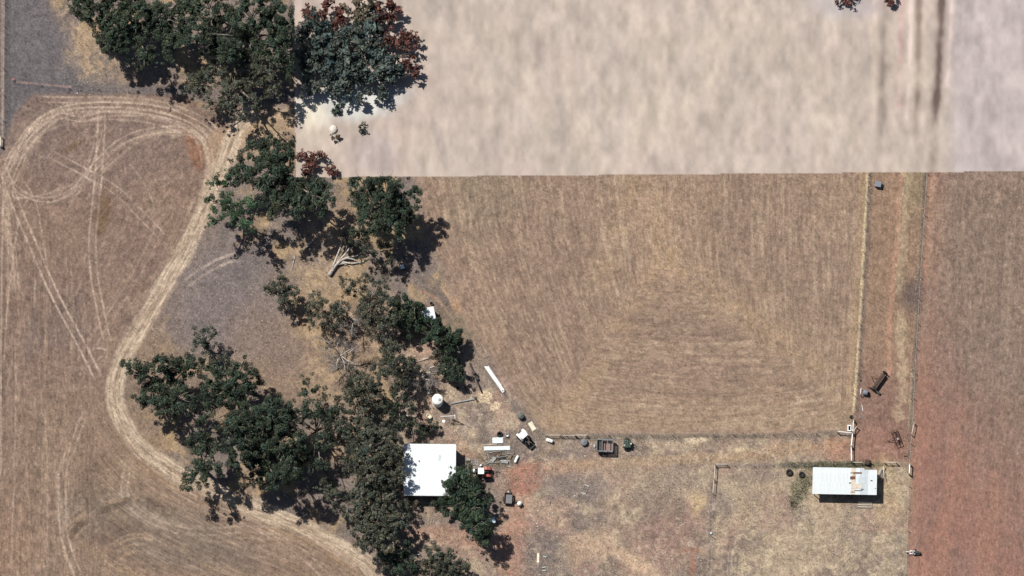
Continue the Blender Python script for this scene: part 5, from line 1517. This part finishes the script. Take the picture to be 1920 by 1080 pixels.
def dead_tree(label, X, Y, spread, h, seed, lean_=(0, 0)):
    r = np.random.default_rng(seed)
    c = P(X, Y)
    t = thing('dead_tree', label, 'tree', (c.x, c.y, 0))
    MB().tube([(0, 0, -.1), (.1, .1, h * .3), (lean_[0] * .3, lean_[1] * .3, h * .5)], [.25, .2, .15], 7).build('trunk', M_DEADWOOD, t, smooth=True)
    tw = MB()
    for k in range(11):
        a = 2 * math.pi * k / 11 + r.normal(0, .2)
        l = spread * r.uniform(.6, 1.1)
        p0 = Vector((lean_[0] * .2, lean_[1] * .2, h * r.uniform(.3, .5)))
        p2 = Vector((math.cos(a) * l + lean_[0], math.sin(a) * l + lean_[1], h * r.uniform(.5, 1)))
        p1 = p0.lerp(p2, .5) + Vector((r.normal(0, .3), r.normal(0, .3), .5))
        MB().tube([p0, p1, p2], [.11, .075, .03], 5).build('limb', M_DEADWOOD, t, smooth=True)
        for j in range(16):
            u = r.uniform(.3, 1.0)
            q0 = p0.lerp(p1, u * 2) if u < .5 else p1.lerp(p2, u * 2 - 1)
            b = a + r.normal(0, .8)
            l2 = spread * r.uniform(.15, .42)
            q2 = q0 + Vector((math.cos(b) * l2, math.sin(b) * l2, r.uniform(-.1, .5)))
            q1 = q0.lerp(q2, .5) + Vector((r.normal(0, .1), r.normal(0, .1), .1))
            tw.tube([q0, q1, q2], [.035, .028, .014], 3, cap=False)
            for i in range(4):
                e0 = q0.lerp(q2, r.uniform(.3, .9)); bb = b + r.normal(0, .9)
                e2 = e0 + Vector((math.cos(bb) * .6, math.sin(bb) * .6, r.uniform(-.1, .25)))
                tw.tube([e0, e2], [.022, .012], 3, cap=False)
    tw.build('twigs', M_TWIG, t)
dead_tree('bare grey dead tree with radiating branches in the belt middle', 640, 672, 4.2, 5.5, 3)
dead_tree('leafless dark tree between the sparse gum and the forked gum', 652, 602, 3.2, 5.0, 5)
dead_tree('bare twiggy tree just west of the round bushy tree', 790, 712, 2.8, 4.0, 8)
dead_tree('dark bare branches below the fallen pale limbs, near the forked gum', 720, 618, 2.8, 4.5, 9)

# ------------------------------------------------------------------ fences
def fence(label, pts, spacing=4.2, h=1.15, rails=(), post_m=M_WOOD, wire=True, r=.06):
    p0 = P(*pts[0])
    t = thing('fence', label, 'fence', (p0.x, p0.y, 0))
    proto = None
    W = [P(*q) - p0 for q in pts]
    for a, b in zip(W[:-1], W[1:]):
        L = (b - a).length
        n = max(1, int(round(L / spacing)))
        for k in range(n + (1 if b is W[-1] else 0)):
            q = a.lerp(b, k / n)
            if proto is None:
                proto = MB().tube([(0, 0, -.2), (0, 0, h)], [r, r * .9], 6).build('post', post_m, t)
                proto.location = q
            else:
                instance(proto, t, q, (random.uniform(-.04, .04), random.uniform(-.04, .04), random.uniform(0, 3)))
    if wire:
        m = MB()
        for z in (.3, .65, 1.0):
            m.tube([w + Vector((0, 0, z)) for w in W], .008, 3, cap=False)
        m.build('wires', M_WIRE, t)
    for (xa, ya, xb, yb, z, rr, mt) in rails:
        a, b = P(xa, ya) - p0, P(xb, yb) - p0
        rl = MB().tube([a + Vector((0, 0, z)), b + Vector((0, 0, z))], rr, 8).build('rail', mt, t)
        for e in (a, b):
            MB().tube([e + Vector((0, 0, -.2)), e + Vector((0, 0, z + .12))], rr * 1.25, 8).build('strainer_post', M_WOOD, t)
    return t
PW = M_WOODPALE
fence('wire fence on the west side of the eastern lane', [(1627, 326), (1621, 430), (1614, 560), (1606, 700), (1599, 785)])
fence('wire fence between the eastern lane and the red field', [(1738, 326), (1728, 480), (1723, 560), (1715, 700), (1711, 795)], rails=[(1714, 794, 1709, 816, 1.0, .07, PW)])
fence('wire fence on the west border of the red field, south part', [(1711, 795), (1705, 870), (1697, 1120)], rails=[(1705.5, 872, 1704.5, 890, 1.05, .11, M_WHITE)])
fence('wire fence along the north side of the paddock', [(1341, 873), (1450, 874), (1525, 873), (1598, 868), (1705, 871)], rails=[(1341, 872.5, 1363, 872.5, 1.0, .07, PW), (1599, 869, 1615, 869, 1.0, .06, PW), (1659, 869, 1681, 869, 1.0, .08, PW)])
fence('wire fence along the west side of the paddock', [(1341, 873), (1336, 930), (1332, 1120)], rails=[(1340.5, 875, 1339, 900, 1.0, .07, PW), (1338.5, 903, 1336.5, 926, 1.0, .07, PW)])
fence('white pipe gate line from the pump box to the paddock fence', [(1600, 788), (1597.5, 828), (1596, 866)], 3.9, 1.15, rails=[(1600, 790, 1598.5, 812, 1.0, .09, M_WHITE), (1598.4, 814, 1596, 838, 1.0, .11, M_WHITE), (1595.8, 840, 1596.2, 866, 1.0, .10, M_WHITE)], wire=False)
fence('wire fence along the south edge of the harvested field', [(1022, 818), (1102, 817), (1300, 816), (1450, 815), (1571, 813), (1598, 813)], rails=[(1026, 818, 1050, 818, 1.0, .07, PW), (1054, 818.5, 1078, 818.5, 1.0, .06, PW), (1080, 818, 1100, 818, 1.0, .08, PW), (1570, 811, 1597, 814, 1.0, .09, M_WHITE), (1599, 812, 1606, 802, 1.0, .08, PW)])
fence('wire fence along the slanting west edge of the harvested field', [(905, 690), (945, 738), (980, 780), (1022, 818)])
fence('wire fence on the far west border of the grey paddock', [(9, -30), (7, 130), (5, 275)], rails=[(2, 258, 2, 276, .9, .12, PW)])
fence('low wire fence between the grey paddock and the turning loops', [(25, 154), (130, 166), (240, 172), (345, 180)], 5.2, .9)
simple('red_peg', 'small red peg at the west end of the low wire fence', 'peg', MB().tube([(0, 0, -.1), (0, 0, .6)], .1, 6).box((0, 0, .6), (.3, .3, .12)), M_RED, 25, 150)
